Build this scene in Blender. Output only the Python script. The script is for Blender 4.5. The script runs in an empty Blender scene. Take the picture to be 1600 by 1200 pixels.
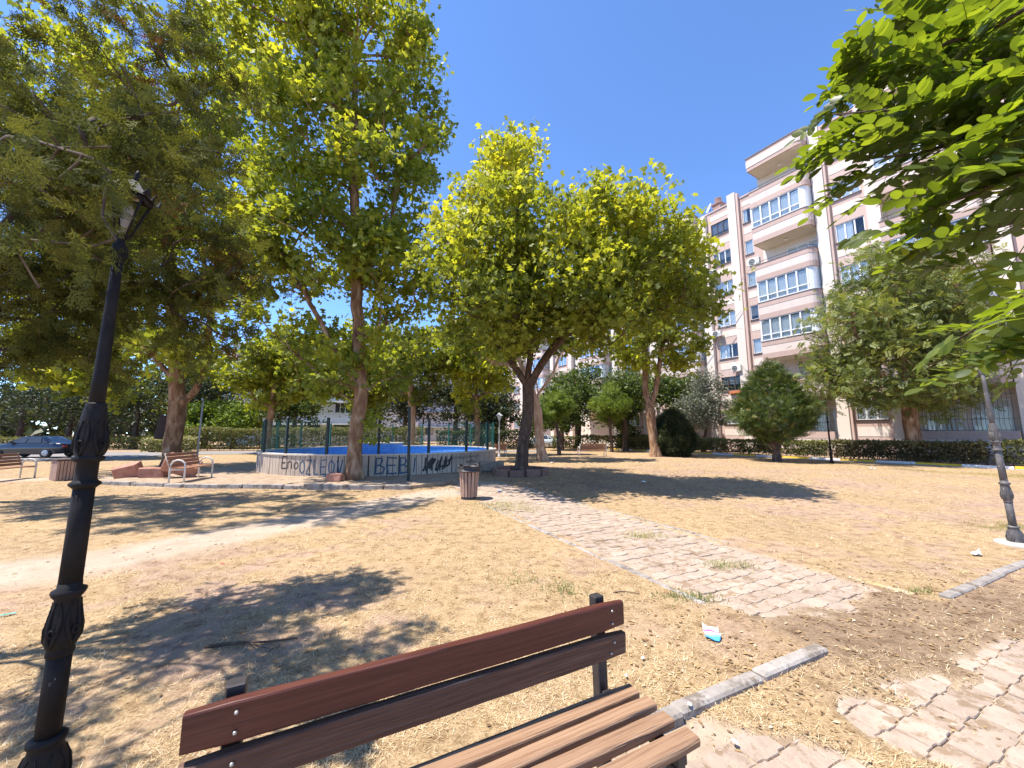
import bpy, math, random
import numpy as np
from mathutils import Vector, Matrix

R = math.radians
random.seed(11)
rng = np.random.default_rng(11)
scene = bpy.context.scene
COL = scene.collection

# ------------------------------------------------------------ camera
cd = bpy.data.cameras.new('camera')
cd.sensor_width = 36.0
cd.lens = 13.5
cd.clip_start = 0.02
cd.clip_end = 3000.0
cam = bpy.data.objects.new('camera', cd)
COL.objects.link(cam)
cam.location = (0, 0, 1.6)
cam.rotation_euler = (R(90 + 7.31), 0, 0)
scene.camera = cam

# ------------------------------------------------------------ sky, sun, exposure
SUN_EL = R(66)
SUN_H = (-0.975, -0.22)
SUN_AZ = math.atan2(SUN_H[0], SUN_H[1])
world = bpy.data.worlds.new('World')
scene.world = world
world.use_nodes = True
wn = world.node_tree.nodes
wl = world.node_tree.links
wn.clear()
wo = wn.new('ShaderNodeOutputWorld')
wb = wn.new('ShaderNodeBackground')
ws = wn.new('ShaderNodeTexSky')
ws.sky_type = 'NISHITA'
ws.sun_disc = False
ws.sun_elevation = SUN_EL
ws.sun_rotation = SUN_AZ
ws.altitude = 50
ws.air_density = 0.7
ws.dust_density = 0.0
ws.ozone_density = 10.0
wb.inputs['Strength'].default_value = 0.142
wl.new(ws.outputs[0], wb.inputs['Color'])
wl.new(wb.outputs[0], wo.inputs['Surface'])

sd = bpy.data.lights.new('sun', 'SUN')
sd.energy = 3.5
sd.angle = R(0.53)
sd.color = (1.0, 0.945, 0.86)
sun = bpy.data.objects.new('sun', sd)
COL.objects.link(sun)
sv = Vector((SUN_H[0] * math.cos(SUN_EL), SUN_H[1] * math.cos(SUN_EL), math.sin(SUN_EL))).normalized()
sun.rotation_euler = sv.to_track_quat('Z', 'Y').to_euler()
sun.location = sv * 60

scene.view_settings.view_transform = 'Standard'
scene.view_settings.look = 'None'
scene.view_settings.gamma = 1.0
scene.view_settings.exposure = 1.46
scene.view_settings.use_curve_mapping = False
scene.cycles.max_bounces = 8
scene.cycles.transparent_max_bounces = 12

# ------------------------------------------------------------ materials
MATS = {}


def nt(name):
    m = bpy.data.materials.new(name)
    m.use_nodes = True
    n = m.node_tree.nodes
    n.clear()
    out = n.new('ShaderNodeOutputMaterial')
    return m, n, m.node_tree.links, out


def ramp(n, stops, interp='LINEAR'):
    r = n.new('ShaderNodeValToRGB')
    r.color_ramp.interpolation = interp
    e = r.color_ramp.elements
    while len(e) < len(stops):
        e.new(0.5)
    for i, (p, c) in enumerate(stops):
        e[i].position = p
        e[i].color = (*c, 1)
    return r


def surf(name, cols, rough=0.7, scale=8.0, detail=6, stretch=(1, 1, 1), bump=0.0, bscale=None, metal=0.0,
         spec=0.4, rnd=0.0, wear=None, coords='Object', dist=0.02):
    """procedural surface: noise driven colour ramp, optional second 'wear' layer, bump, per-object variation"""
    if name in MATS:
        return MATS[name]
    m, n, l, out = nt(name)
    b = n.new('ShaderNodeBsdfPrincipled')
    tc = n.new('ShaderNodeTexCoord')
    mp = n.new('ShaderNodeMapping')
    mp.inputs['Scale'].default_value = stretch
    l.new(tc.outputs[coords], mp.inputs['Vector'])
    oi = n.new('ShaderNodeObjectInfo')
    ad = n.new('ShaderNodeVectorMath')
    ad.operation = 'MULTIPLY_ADD'
    l.new(oi.outputs['Random'], ad.inputs[0])
    ad.inputs[1].default_value = (17, 31, 23)
    l.new(mp.outputs[0], ad.inputs[2])
    no = n.new('ShaderNodeTexNoise')
    no.inputs['Scale'].default_value = scale
    no.inputs['Detail'].default_value = detail
    no.inputs['Roughness'].default_value = 0.62
    l.new(ad.outputs[0], no.inputs['Vector'])
    k = len(cols)
    r = ramp(n, [(0.3 + 0.4 * i / max(1, k - 1), c) for i, c in enumerate(cols)])
    l.new(no.outputs['Fac'], r.inputs[0])
    colo = r.outputs[0]
    if wear:
        wc, wscale, thr = wear
        n2 = n.new('ShaderNodeTexNoise')
        n2.inputs['Scale'].default_value = wscale
        n2.inputs['Detail'].default_value = 8
        n2.inputs['Roughness'].default_value = 0.7
        l.new(ad.outputs[0], n2.inputs['Vector'])
        r2 = ramp(n, [(thr, (0, 0, 0)), (min(1, thr + 0.06), (1, 1, 1))])
        l.new(n2.outputs['Fac'], r2.inputs[0])
        mx = n.new('ShaderNodeMixRGB')
        l.new(r2.outputs[0], mx.inputs[0])
        l.new(colo, mx.inputs[1])
        mx.inputs[2].default_value = (*wc, 1)
        colo = mx.outputs[0]
    if rnd:
        hs = n.new('ShaderNodeHueSaturation')
        mr = n.new('ShaderNodeMapRange')
        mr.inputs[3].default_value = 1 - rnd
        mr.inputs[4].default_value = 1 + rnd
        l.new(oi.outputs['Random'], mr.inputs[0])
        l.new(mr.outputs[0], hs.inputs['Value'])
        l.new(colo, hs.inputs['Color'])
        colo = hs.outputs[0]
    l.new(colo, b.inputs['Base Color'])
    b.inputs['Roughness'].default_value = rough
    b.inputs['Metallic'].default_value = metal
    b.inputs['Specular IOR Level'].default_value = spec
    if bump:
        bn = n.new('ShaderNodeTexNoise')
        bn.inputs['Scale'].default_value = bscale or scale * 3
        bn.inputs['Detail'].default_value = 8
        l.new(ad.outputs[0], bn.inputs['Vector'])
        bp = n.new('ShaderNodeBump')
        bp.inputs['Strength'].default_value = bump
        bp.inputs['Distance'].default_value = dist
        l.new(bn.outputs['Fac'], bp.inputs['Height'])
        l.new(bp.outputs[0], b.inputs['Normal'])
    l.new(b.outputs[0], out.inputs['Surface'])
    MATS[name] = m
    return m


def leafmat(name, stops, trans=0.42, tint=(1.25, 1.2, 0.55), rough=0.5, spec=0.35):
    """thin leaf: reflects and lets light through; colour from each leaf's own 'tint' value"""
    if name in MATS:
        return MATS[name]
    m, n, l, out = nt(name)
    at = n.new('ShaderNodeAttribute')
    at.attribute_name = 'tint'
    r = ramp(n, stops)
    l.new(at.outputs['Fac'], r.inputs[0])
    b = n.new('ShaderNodeBsdfPrincipled')
    b.inputs['Roughness'].default_value = rough
    b.inputs['Specular IOR Level'].default_value = spec
    l.new(r.outputs[0], b.inputs['Base Color'])
    t = n.new('ShaderNodeBsdfTranslucent')
    mu = n.new('ShaderNodeMixRGB')
    mu.blend_type = 'MULTIPLY'
    mu.inputs[0].default_value = 1
    l.new(r.outputs[0], mu.inputs[1])
    mu.inputs[2].default_value = (*tint, 1)
    l.new(mu.outputs[0], t.inputs['Color'])
    mx = n.new('ShaderNodeMixShader')
    mx.inputs[0].default_value = trans
    l.new(b.outputs[0], mx.inputs[1])
    l.new(t.outputs[0], mx.inputs[2])
    l.new(mx.outputs[0], out.inputs['Surface'])
    MATS[name] = m
    return m


def glassmat(name='window_glass', tint=(0.96, 0.985, 0.99), base=0.0):
    if name in MATS:
        return MATS[name]
    m, n, l, out = nt(name)
    g = n.new('ShaderNodeBsdfGlossy')
    g.inputs['Roughness'].default_value = 0.03
    g.inputs['Color'].default_value = (0.9, 0.95, 1, 1)
    t = n.new('ShaderNodeBsdfTransparent')
    t.inputs['Color'].default_value = (*tint, 1)
    f = n.new('ShaderNodeFresnel')
    f.inputs['IOR'].default_value = 1.5
    a = n.new('ShaderNodeMath')
    a.operation = 'MULTIPLY_ADD'
    a.inputs[1].default_value = 0.75
    a.inputs[2].default_value = base
    a.use_clamp = True
    l.new(f.outputs[0], a.inputs[0])
    mx = n.new('ShaderNodeMixShader')
    l.new(a.outputs[0], mx.inputs[0])
    l.new(t.outputs[0], mx.inputs[1])
    l.new(g.outputs[0], mx.inputs[2])
    l.new(mx.outputs[0], out.inputs['Surface'])
    MATS[name] = m
    return m


def barkmat(name, stops, scale=7.0, bump=0.5, stretch=(1, 1, 0.35)):
    """mottled bark: flaking patches from a voronoi broken up by noise"""
    if name in MATS:
        return MATS[name]
    m, n, l, out = nt(name)
    b = n.new('ShaderNodeBsdfPrincipled')
    b.inputs['Roughness'].default_value = 0.9
    b.inputs['Specular IOR Level'].default_value = 0.142
    tc = n.new('ShaderNodeTexCoord')
    mp = n.new('ShaderNodeMapping')
    mp.inputs['Scale'].default_value = stretch
    l.new(tc.outputs['Object'], mp.inputs['Vector'])
    no = n.new('ShaderNodeTexNoise')
    no.inputs['Scale'].default_value = scale
    no.inputs['Detail'].default_value = 7
    no.inputs['Distortion'].default_value = 0.6
    l.new(mp.outputs[0], no.inputs['Vector'])
    r = ramp(n, stops)
    l.new(no.outputs['Fac'], r.inputs[0])
    l.new(r.outputs[0], b.inputs['Base Color'])
    bn = n.new('ShaderNodeTexNoise')
    bn.inputs['Scale'].default_value = scale * 4
    bn.inputs['Detail'].default_value = 6
    l.new(mp.outputs[0], bn.inputs['Vector'])
    bp = n.new('ShaderNodeBump')
    bp.inputs['Strength'].default_value = bump
    bp.inputs['Distance'].default_value = 0.04
    l.new(bn.outputs['Fac'], bp.inputs['Height'])
    l.new(bp.outputs[0], b.inputs['Normal'])
    l.new(b.outputs[0], out.inputs['Surface'])
    MATS[name] = m
    return m


# ------------------------------------------------------------ mesh helpers
def mesh_np(name, V, F, mat=None, tint=None, smooth=False):
    """V (n,3), F (m,k) with one k; fast"""
    V = np.asarray(V, dtype=np.float32)
    F = np.asarray(F, dtype=np.int32)
    me = bpy.data.meshes.new(name)
    me.vertices.add(len(V))
    me.vertices.foreach_set('co', V.ravel())
    m, k = F.shape
    me.loops.add(m * k)
    me.loops.foreach_set('vertex_index', F.ravel())
    me.polygons.add(m)
    me.polygons.foreach_set('loop_start', np.arange(0, m * k, k, dtype=np.int32))
    me.polygons.foreach_set('loop_total', np.full(m, k, dtype=np.int32))
    if smooth:
        me.polygons.foreach_set('use_smooth', np.ones(m, dtype=bool))
    me.update(calc_edges=True)
    if tint is not None:
        a = me.attributes.new('tint', 'FLOAT', 'POINT')
        a.data.foreach_set('value', np.asarray(tint, dtype=np.float32))
    if mat:
        me.materials.append(mat)
    return me


class MB:
    """collects simple solids, then builds ONE mesh"""

    def __init__(self):
        self.v = []
        self.f = []
        self.sm = []

    def add(self, vs, fs, smooth=False):
        o = len(self.v)
        self.v += [tuple(p) for p in vs]
        self.f += [tuple(i + o for i in f) for f in fs]
        self.sm += [smooth] * len(fs)
        return self

    def box(self, x0, x1, y0, y1, z0, z1, M=None):
        vs = [(x0, y0, z0), (x1, y0, z0), (x1, y1, z0), (x0, y1, z0), (x0, y0, z1), (x1, y0, z1), (x1, y1, z1), (x0, y1, z1)]
        if M is not None:
            vs = [M @ Vector(p) for p in vs]
        return self.add(vs, [(0, 3, 2, 1), (4, 5, 6, 7), (0, 1, 5, 4), (1, 2, 6, 5), (2, 3, 7, 6), (3, 0, 4, 7)])

    def cbox(self, x0, x1, y0, y1, z0, z1, c=0.005, M=None):
        """box with chamfered edges"""
        vs = []
        idx = {}
        for ix, (xa, sx) in enumerate(((x0, 1), (x1, -1))):
            for iy, (ya, sy) in enumerate(((y0, 1), (y1, -1))):
                for iz, (za, sz) in enumerate(((z0, 1), (z1, -1))):
                    for ax in range(3):
                        p = [xa + sx * c, ya + sy * c, za + sz * c]
                        p[ax] = (xa, ya, za)[ax]
                        idx[(ix, iy, iz, ax)] = len(vs)
                        vs.append(tuple(p))
        fs = []
        q = [(0, 0), (1, 0), (1, 1), (0, 1)]
        for s in (0, 1):
            fx = [idx[(s, a, b, 0)] for a, b in q]
            fy = [idx[(a, s, b, 1)] for a, b in q]
            fz = [idx[(a, b, s, 2)] for a, b in q]
            fs += [fx if s else fx[::-1], fy[::-1] if s else fy, fz if s else fz[::-1]]
        for a in (0, 1):
            for b in (0, 1):
                fs.append((idx[(0, a, b, 1)], idx[(1, a, b, 1)], idx[(1, a, b, 2)], idx[(0, a, b, 2)]))
                fs.append((idx[(a, 0, b, 0)], idx[(a, 1, b, 0)], idx[(a, 1, b, 2)], idx[(a, 0, b, 2)]))
                fs.append((idx[(a, b, 0, 0)], idx[(a, b, 1, 0)], idx[(a, b, 1, 1)], idx[(a, b, 0, 1)]))
                for d in (0, 1):
                    fs.append((idx[(a, b, d, 0)], idx[(a, b, d, 1)], idx[(a, b, d, 2)]))
        if M is not None:
            vs = [M @ Vector(p) for p in vs]
        return self.add(vs, fs)

    def lathe(self, prof, n=16, cx=0, cy=0, smooth=True, flute=None, cap=True, M=None):
        vs = []
        for (r, z) in prof:
            for i in range(n):
                a = 2 * math.pi * i / n
                rr = r
                if flute and flute[0] <= z <= flute[1]:
                    rr = r * (1 - flute[2] * (i % 2))
                vs.append((cx + rr * math.cos(a), cy + rr * math.sin(a), z))
        fs = []
        for k in range(len(prof) - 1):
            for i in range(n):
                j = (i + 1) % n
                fs.append((k * n + i, k * n + j, (k + 1) * n + j, (k + 1) * n + i))
        if cap:
            fs.append(tuple(range(n))[::-1])
            fs.append(tuple((len(prof) - 1) * n + i for i in range(n)))
        if M is not None:
            vs = [M @ Vector(p) for p in vs]
        return self.add(vs, fs, smooth)

    def tube(self, pts, rad, n=6, smooth=True, cap=True):
        pts = [Vector(p) for p in pts]
        if not hasattr(rad, '__len__'):
            rad = [rad] * len(pts)
        vs = []
        u = None
        for i, p in enumerate(pts):
            d = (pts[min(i + 1, len(pts) - 1)] - pts[max(i - 1, 0)])
            d = d.normalized() if d.length > 1e-9 else Vector((0, 0, 1))
            if u is None:
                u = d.orthogonal().normalized()
            u = (u - d * u.dot(d))
            u = u.normalized() if u.length > 1e-6 else d.orthogonal().normalized()
            w = d.cross(u)
            for k in range(n):
                a = 2 * math.pi * k / n
                vs.append(p + (u * math.cos(a) + w * math.sin(a)) * rad[i])
        fs = []
        for i in range(len(pts) - 1):
            for k in range(n):
                j = (k + 1) % n
                fs.append((i * n + k, i * n + j, (i + 1) * n + j, (i + 1) * n + k))
        if cap:
            fs.append(tuple(range(n))[::-1])
            fs.append(tuple((len(pts) - 1) * n + k for k in range(n)))
        return self.add(vs, fs, smooth)

    def prism(self, poly, z0, z1, M=None):
        n = len(poly)
        vs = [(x, y, z0) for x, y in poly] + [(x, y, z1) for x, y in poly]
        if M is not None:
            vs = [M @ Vector(p) for p in vs]
        fs = [tuple(range(n))[::-1], tuple(range(n, 2 * n))]
        fs += [(i, (i + 1) % n, n + (i + 1) % n, n + i) for i in range(n)]
        return self.add(vs, fs)

    def strip(self, outer, inner, z0, z1):
        """wall of constant height that follows an open outline"""
        n = len(outer)
        vs = [(*p, z0) for p in outer] + [(*p, z0) for p in inner] + [(*p, z1) for p in outer] + [(*p, z1) for p in inner]
        fs = []
        for i in range(n - 1):
            fs += [(i, i + 1, 2 * n + i + 1, 2 * n + i), (n + i + 1, n + i, 3 * n + i, 3 * n + i + 1),
                   (2 * n + i, 2 * n + i + 1, 3 * n + i + 1, 3 * n + i), (n + i, n + i + 1, i + 1, i)]
        fs += [(0, 2 * n, 3 * n, n), (n - 1, 2 * n - 1, 4 * n - 1, 3 * n - 1)]
        return self.add(vs, fs)

    def mesh(self, name, mat):
        me = bpy.data.meshes.new(name)
        me.from_pydata(self.v, [], self.f)
        me.polygons.foreach_set('use_smooth', self.sm)
        me.materials.append(mat)
        me.update()
        return me

    def build(self, name, mat, parent=None, loc=(0, 0, 0), rot=(0, 0, 0)):
        return put(name, self.mesh(name, mat), parent, loc, rot)


def put(name, me, parent=None, loc=(0, 0, 0), rot=(0, 0, 0)):
    o = bpy.data.objects.new(name, me)
    COL.objects.link(o)
    o.location = loc
    o.rotation_euler = rot
    if parent:
        o.parent = parent
    return o


def tag(o, label, cat, group=None):
    o['label'] = label
    o['category'] = cat
    if group:
        o['group'] = group
    return o


def thing(name, label, cat, loc=(0, 0, 0), rz=0.0, group=None, rot=None):
    o = bpy.data.objects.new(name, None)
    COL.objects.link(o)
    o.empty_display_size = 0.2
    o.location = loc
    o.rotation_euler = rot if rot else (0, 0, rz)
    return tag(o, label, cat, group)


def struct(o):
    o['kind'] = 'structure'
    return o


def stuff(o):
    o['kind'] = 'stuff'
    return o


def copy_tree(o, parent=None):
    c = o.copy()
    COL.objects.link(c)
    if parent:
        c.parent = parent
    for ch in o.children:
        copy_tree(ch, c)
    return c


# value noise for masks
_NG = {}


def vnoise(x, y, scale, seed=0):
    if seed not in _NG:
        _NG[seed] = np.random.default_rng(1000 + seed).random((256, 256))
    g = _NG[seed]
    x = np.asarray(x, float) / scale + 1000.37
    y = np.asarray(y, float) / scale + 1000.71
    xi = np.floor(x).astype(int)
    yi = np.floor(y).astype(int)
    fx = x - xi
    fy = y - yi
    fx = fx * fx * (3 - 2 * fx)
    fy = fy * fy * (3 - 2 * fy)
    a = g[xi % 256, yi % 256]
    b = g[(xi + 1) % 256, yi % 256]
    c = g[xi % 256, (yi + 1) % 256]
    d = g[(xi + 1) % 256, (yi + 1) % 256]
    return (a * (1 - fx) + b * fx) * (1 - fy) + (c * (1 - fx) + d * fx) * fy


def fbm(x, y, scale, seed=0, o=4):
    s = 0
    a = 1.0
    t = 0
    for i in range(o):
        s = s + a * vnoise(x, y, scale / 2 ** i, seed + i)
        t += a
        a *= 0.5
    return s / t


def sstep(a, b, x):
    t = np.clip((np.asarray(x, float) - a) / (b - a), 0, 1)
    return t * t * (3 - 2 * t)
# ------------------------------------------------------------ the ground, paths and kerbs
E1 = (0.903, 0.43)
E2 = (-0.43, 0.903)
PO = (0.92, 2.43)          # corner where the kerb shows beside the bench


def to_e(x, y):
    dx = np.asarray(x, float) - PO[0]
    dy = np.asarray(y, float) - PO[1]
    return dx * E1[0] + dy * E1[1], dx * E2[0] + dy * E2[1]


def from_e(a, b):
    return PO[0] + a * E1[0] + b * E2[0], PO[1] + a * E1[1] + b * E2[1]


def blob(x, y, cx, cy, rx, ry, ang=0.0):
    ca, sa = math.cos(ang), math.sin(ang)
    dx, dy = x - cx, y - cy
    return np.exp(-(((dx * ca + dy * sa) / rx) ** 2 + ((-dx * sa + dy * ca) / ry) ** 2))


def seg_dist(x, y, pts):
    d = np.full(np.shape(x), 1e9)
    for (ax, ay), (bx, by) in zip(pts[:-1], pts[1:]):
        vx, vy = bx - ax, by - ay
        t = np.clip(((x - ax) * vx + (y - ay) * vy) / (vx * vx + vy * vy), 0, 1)
        d = np.minimum(d, np.hypot(x - ax - t * vx, y - ay - t * vy))
    return d


TRAIL = [(-14, 1.5), (-8, 3.6), (-5.3, 4.95), (-4.3, 6.5), (-3.3, 8.4), (-2.2, 10.2), (-1.2, 11.6)]
TRAIL2 = [(-26, 13.2), (-17, 13.7), (-12.5, 14.6), (-10.5, 12.2)]


def masks(x, y):
    x = np.asarray(x, float)
    y = np.asarray(y, float)
    a, b = to_e(x, y)
    wob = (fbm(x, y, 0.5, 40) - 0.5) * 0.16
    p2 = sstep(-3.0, -2.85, b) * (1 - sstep(-0.07, -0.02, b + wob * 0.5)) * sstep(-5, -4.8, a)
    p1 = sstep(1.42, 1.5, a + wob) * (1 - sstep(3.42, 3.5, a + wob)) * (1 - sstep(10.5, 11.2, b)) * sstep(-0.1, 0, b)
    path = np.maximum(p1, p2)
    n = fbm(x, y, 0.55, 3)
    n2 = fbm(x, y, 0.22, 9)
    n3 = n + n2 * 0.8
    # soil and straw that has drifted over the pavers
    jx, jy = 3.6, 3.75
    cov = 0.9 * blob(x, y, 3.45, 3.5, 1.5, 0.6, 0.43) + 0.95 * blob(x, y, 4.9, 4.05, 1.2, 0.5, 0.43) + 0.8 * blob(x, y, 2.5, 3.15, 0.45, 0.3, 0.43) \
        + 1.0 * blob(x, y, 1.5, 2.48, 0.42, 0.26, 0.43) + 0.85 * blob(x, y, 1.75, 2.2, 0.36, 0.17, -0.5) + 0.7 * blob(x, y, 2.2, 2.85, 0.35, 0.12, 0.43) \
        + 0.5 * blob(x, y, 2.1, 6.25, 0.25, 0.14) + 0.5 * blob(x, y, 2.65, 4.9, 0.2, 0.12) + 0.6 * blob(x, y, 6.4, 4.6, 1.2, 0.4, 0.43) \
        + 0.5 * sstep(8.0, 10.5, b) + 0.5 * sstep(-0.3, 0.1, b) * (a > 3.4) + 0.45 * blob(x, y, 0.3, 1.9, 0.5, 0.35) \
        - 0.9 * blob(x, y, 3.0, 2.05, 1.3, 0.42, 0.43) - 0.6 * blob(x, y, 1.15, 2.02, 0.3, 0.2) - 0.8 * blob(x, y, 4.8, 3.0, 1.2, 0.4, 0.43)
    edge1 = np.exp(-((a - 1.47) / 0.16) ** 2) + np.exp(-((a - 3.45) / 0.12) ** 2)
    cov = cov + 0.6 * edge1 * (b > 0) + .25 * sstep(.4, .75, n2) * (b < 0)
    cover = sstep(0.40, 0.72, cov + (n3 - 0.9) * 0.95)
    trail = 1 - sstep(0.35, 0.95, seg_dist(x, y, TRAIL) + (n - 0.5) * 0.5)
    trail = np.maximum(trail, 0.9 * (1 - sstep(0.3, 0.8, seg_dist(x, y, TRAIL2) + (n - 0.5) * 0.4)))
    bare = sstep(0.52, 0.66, fbm(x, y, 1.6, 21) * 0.6 + n2 * 0.4)
    wide = 0.75 * blob(x, y, 8.5, 8.5, 3.6, 2.6) + 0.6 * blob(x, y, -3.5, 3.4, 3.5, 1.6) + 0.7 * blob(x, y, 1.7, 3.4, 0.6, 0.5) + 0.65 * blob(x, y, 10, 18, 5, 6) + 0.5 * blob(x, y, -9, 9, 4, 3)
    bare = np.clip(bare * 0.75 + wide * sstep(0.4, 0.6, n), 0, 1)
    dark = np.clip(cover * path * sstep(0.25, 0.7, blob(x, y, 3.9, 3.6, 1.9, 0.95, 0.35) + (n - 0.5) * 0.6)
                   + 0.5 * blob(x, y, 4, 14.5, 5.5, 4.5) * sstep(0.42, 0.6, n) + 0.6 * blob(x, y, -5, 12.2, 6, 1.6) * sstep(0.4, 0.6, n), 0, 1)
    green = sstep(0.55, 0.75, 0.75 * blob(x, y, 9, 6.8, 1.5, 0.7) + 0.7 * blob(x, y, 18, 16.5, 6, 1.2, -1.0) + fbm(x, y, 2.3, 31) * 0.35) * sstep(0.4, 0.6, n2)
    return path, cover, trail, bare, dark, green, a, b


def ground_z(x, y):
    path, cover, trail, bare, dark, green, a, b = masks(x, y)
    base = (fbm(x, y, 0.9, 50) - 0.5) * 0.035 + (fbm(x, y, 0.16, 55, 3) - 0.5) * 0.016
    return base * (1 - path) + path * ((1 - cover) * -0.011 + cover * (0.012 + (fbm(x, y, 0.2, 57) - 0.5) * 0.014))


def axis(lo, hi, d, far_lo, far_hi, gq=1.07):
    m = list(np.arange(lo, hi, d))
    s = d
    x = hi
    up = []
    while x < far_hi:
        up.append(x)
        s *= gq
        x += s
    up.append(far_hi)
    s = d
    x = lo - d
    dn = []
    while x > far_lo:
        dn.append(x)
        s *= gq
        x -= s
    dn.append(far_lo)
    return np.array(dn[::-1] + m + up)


gx = axis(-5.5, 7.5, 0.075, -700, 700, 1.085)
gy = axis(0.8, 8.5, 0.075, -300, 900, 1.085)
GX, GY = np.meshgrid(gx, gy)
GZ = ground_z(GX.ravel(), GY.ravel())
fl = np.hypot(GX.ravel(), GY.ravel())
GZ = np.where(fl > 80, 0, GZ)
nx, ny = len(gx), len(gy)
ii = np.arange(nx * ny).reshape(ny, nx)
GF = np.stack([ii[:-1, :-1].ravel(), ii[:-1, 1:].ravel(), ii[1:, 1:].ravel(), ii[1:, :-1].ravel()], 1)


def ground_material():
    m, n, l, out = nt('dry_ground')
    b = n.new('ShaderNodeBsdfPrincipled')
    b.inputs['Roughness'].default_value = 0.95
    b.inputs['Specular IOR Level'].default_value = 0.1
    tc = n.new('ShaderNodeTexCoord')

    def noise(scale, detail=8, stretch=None, rough=0.65):
        no = n.new('ShaderNodeTexNoise')
        no.inputs['Scale'].default_value = scale
        no.inputs['Detail'].default_value = detail
        no.inputs['Roughness'].default_value = rough
        if stretch:
            mp = n.new('ShaderNodeMapping')
            mp.inputs['Scale'].default_value = stretch
            l.new(tc.outputs['Object'], mp.inputs['Vector'])
            l.new(mp.outputs[0], no.inputs['Vector'])
        else:
            l.new(tc.outputs['Object'], no.inputs['Vector'])
        return no

    def att(name):
        a = n.new('ShaderNodeAttribute')
        a.attribute_name = name
        return a.outputs['Fac']

    def mix(f, c1, c2):
        x = n.new('ShaderNodeMixRGB')
        if hasattr(f, 'links'):
            l.new(f, x.inputs[0])
        else:
            x.inputs[0].default_value = f
        for s, c in ((1, c1), (2, c2)):
            if isinstance(c, tuple):
                x.inputs[s].default_value = (*c, 1)
            else:
                l.new(c, x.inputs[s])
        return x.outputs[0]

    nf = noise(55, 9, rough=0.75)
    nm = noise(3.2, 8)
    nb = noise(0.5, 6)
    straw = ramp(n, [(0.28, (0.18, 0.11, 0.06)), (0.43, (0.345, 0.235, 0.13)), (0.55, (0.47, 0.345, 0.20)), (0.70, (0.58, 0.45, 0.295))])
    l.new(nf.outputs['Fac'], straw.inputs[0])
    soil = ramp(n, [(0.3, (0.29, 0.19, 0.135)), (0.5, (0.40, 0.28, 0.208)), (0.7, (0.47, 0.35, 0.27))])
    l.new(nf.outputs['Fac'], soil.inputs[0])
    pale = ramp(n, [(0.3, (0.36, 0.28, 0.212)), (0.6, (0.46, 0.37, 0.29))])
    l.new(nm.outputs['Fac'], pale.inputs[0])
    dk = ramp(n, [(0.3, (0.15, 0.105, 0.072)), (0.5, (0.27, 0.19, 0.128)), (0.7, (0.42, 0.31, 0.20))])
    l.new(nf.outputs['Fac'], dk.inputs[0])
    gr = ramp(n, [(0.35, (0.16, 0.13, 0.05)), (0.6, (0.30, 0.24, 0.09))])
    l.new(nf.outputs['Fac'], gr.inputs[0])
    # patchiness: soil shows through thin straw
    add = n.new('ShaderNodeMath')
    add.operation = 'MULTIPLY_ADD'
    l.new(nm.outputs['Fac'], add.inputs[0])
    add.inputs[1].default_value = 1.3
    add.inputs[2].default_value = -0.68
    add2 = n.new('ShaderNodeMath')
    add2.operation = 'ADD'
    add2.use_clamp = True
    l.new(add.outputs[0], add2.inputs[0])
    l.new(att('bare'), add2.inputs[1])
    c = mix(add2.outputs[0], straw.outputs[0], soil.outputs[0])
    c = mix(att('green'), c, gr.outputs[0])
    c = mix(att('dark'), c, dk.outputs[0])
    big = ramp(n, [(0.3, (0.86, 0.85, 0.84)), (0.7, (1.06, 1.05, 1.02))])
    l.new(nb.outputs['Fac'], big.inputs[0])
    # tussocks and scuffs a hand to a foot across
    nt1 = noise(6.5, 5, (1, 1, 1), 0.7)
    tus = ramp(n, [(0.36, (0.57, 0.52, 0.48)), (0.49, (0.88, 0.86, 0.84)), (0.64, (1.02, 1.01, 0.99))])
    l.new(nt1.outputs['Fac'], tus.inputs[0])
    m0 = n.new('ShaderNodeMixRGB')
    m0.blend_type = 'MULTIPLY'
    m0.inputs[0].default_value = 1.0
    l.new(c, m0.inputs[1])
    l.new(tus.outputs[0], m0.inputs[2])
    c = mix(att('trail'), m0.outputs[0], pale.outputs[0])
    mu = n.new('ShaderNodeMixRGB')
    mu.blend_type = 'MULTIPLY'
    mu.inputs[0].default_value = 1
    l.new(c, mu.inputs[1])
    l.new(big.outputs[0], mu.inputs[2])
    l.new(mu.outputs[0], b.inputs['Base Color'])
    n4 = noise(28, 10, rough=0.8)
    bp = n.new('ShaderNodeBump')
    bp.inputs['Strength'].default_value = 0.55
    bp.inputs['Distance'].default_value = 0.03
    l.new(n4.outputs['Fac'], bp.inputs['Height'])
    l.new(bp.outputs[0], b.inputs['Normal'])
    l.new(b.outputs[0], out.inputs['Surface'])
    return m


gme = mesh_np('ground', np.stack([GX.ravel(), GY.ravel(), GZ], 1), GF, ground_material(), smooth=True)
_p, _c, _t, _b, _d, _g, _, _ = masks(GX.ravel(), GY.ravel())
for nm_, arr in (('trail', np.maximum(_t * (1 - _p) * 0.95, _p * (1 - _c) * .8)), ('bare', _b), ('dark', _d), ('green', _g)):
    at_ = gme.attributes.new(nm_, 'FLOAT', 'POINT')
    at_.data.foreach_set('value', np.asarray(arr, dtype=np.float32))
ground = struct(put('ground', gme))

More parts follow.
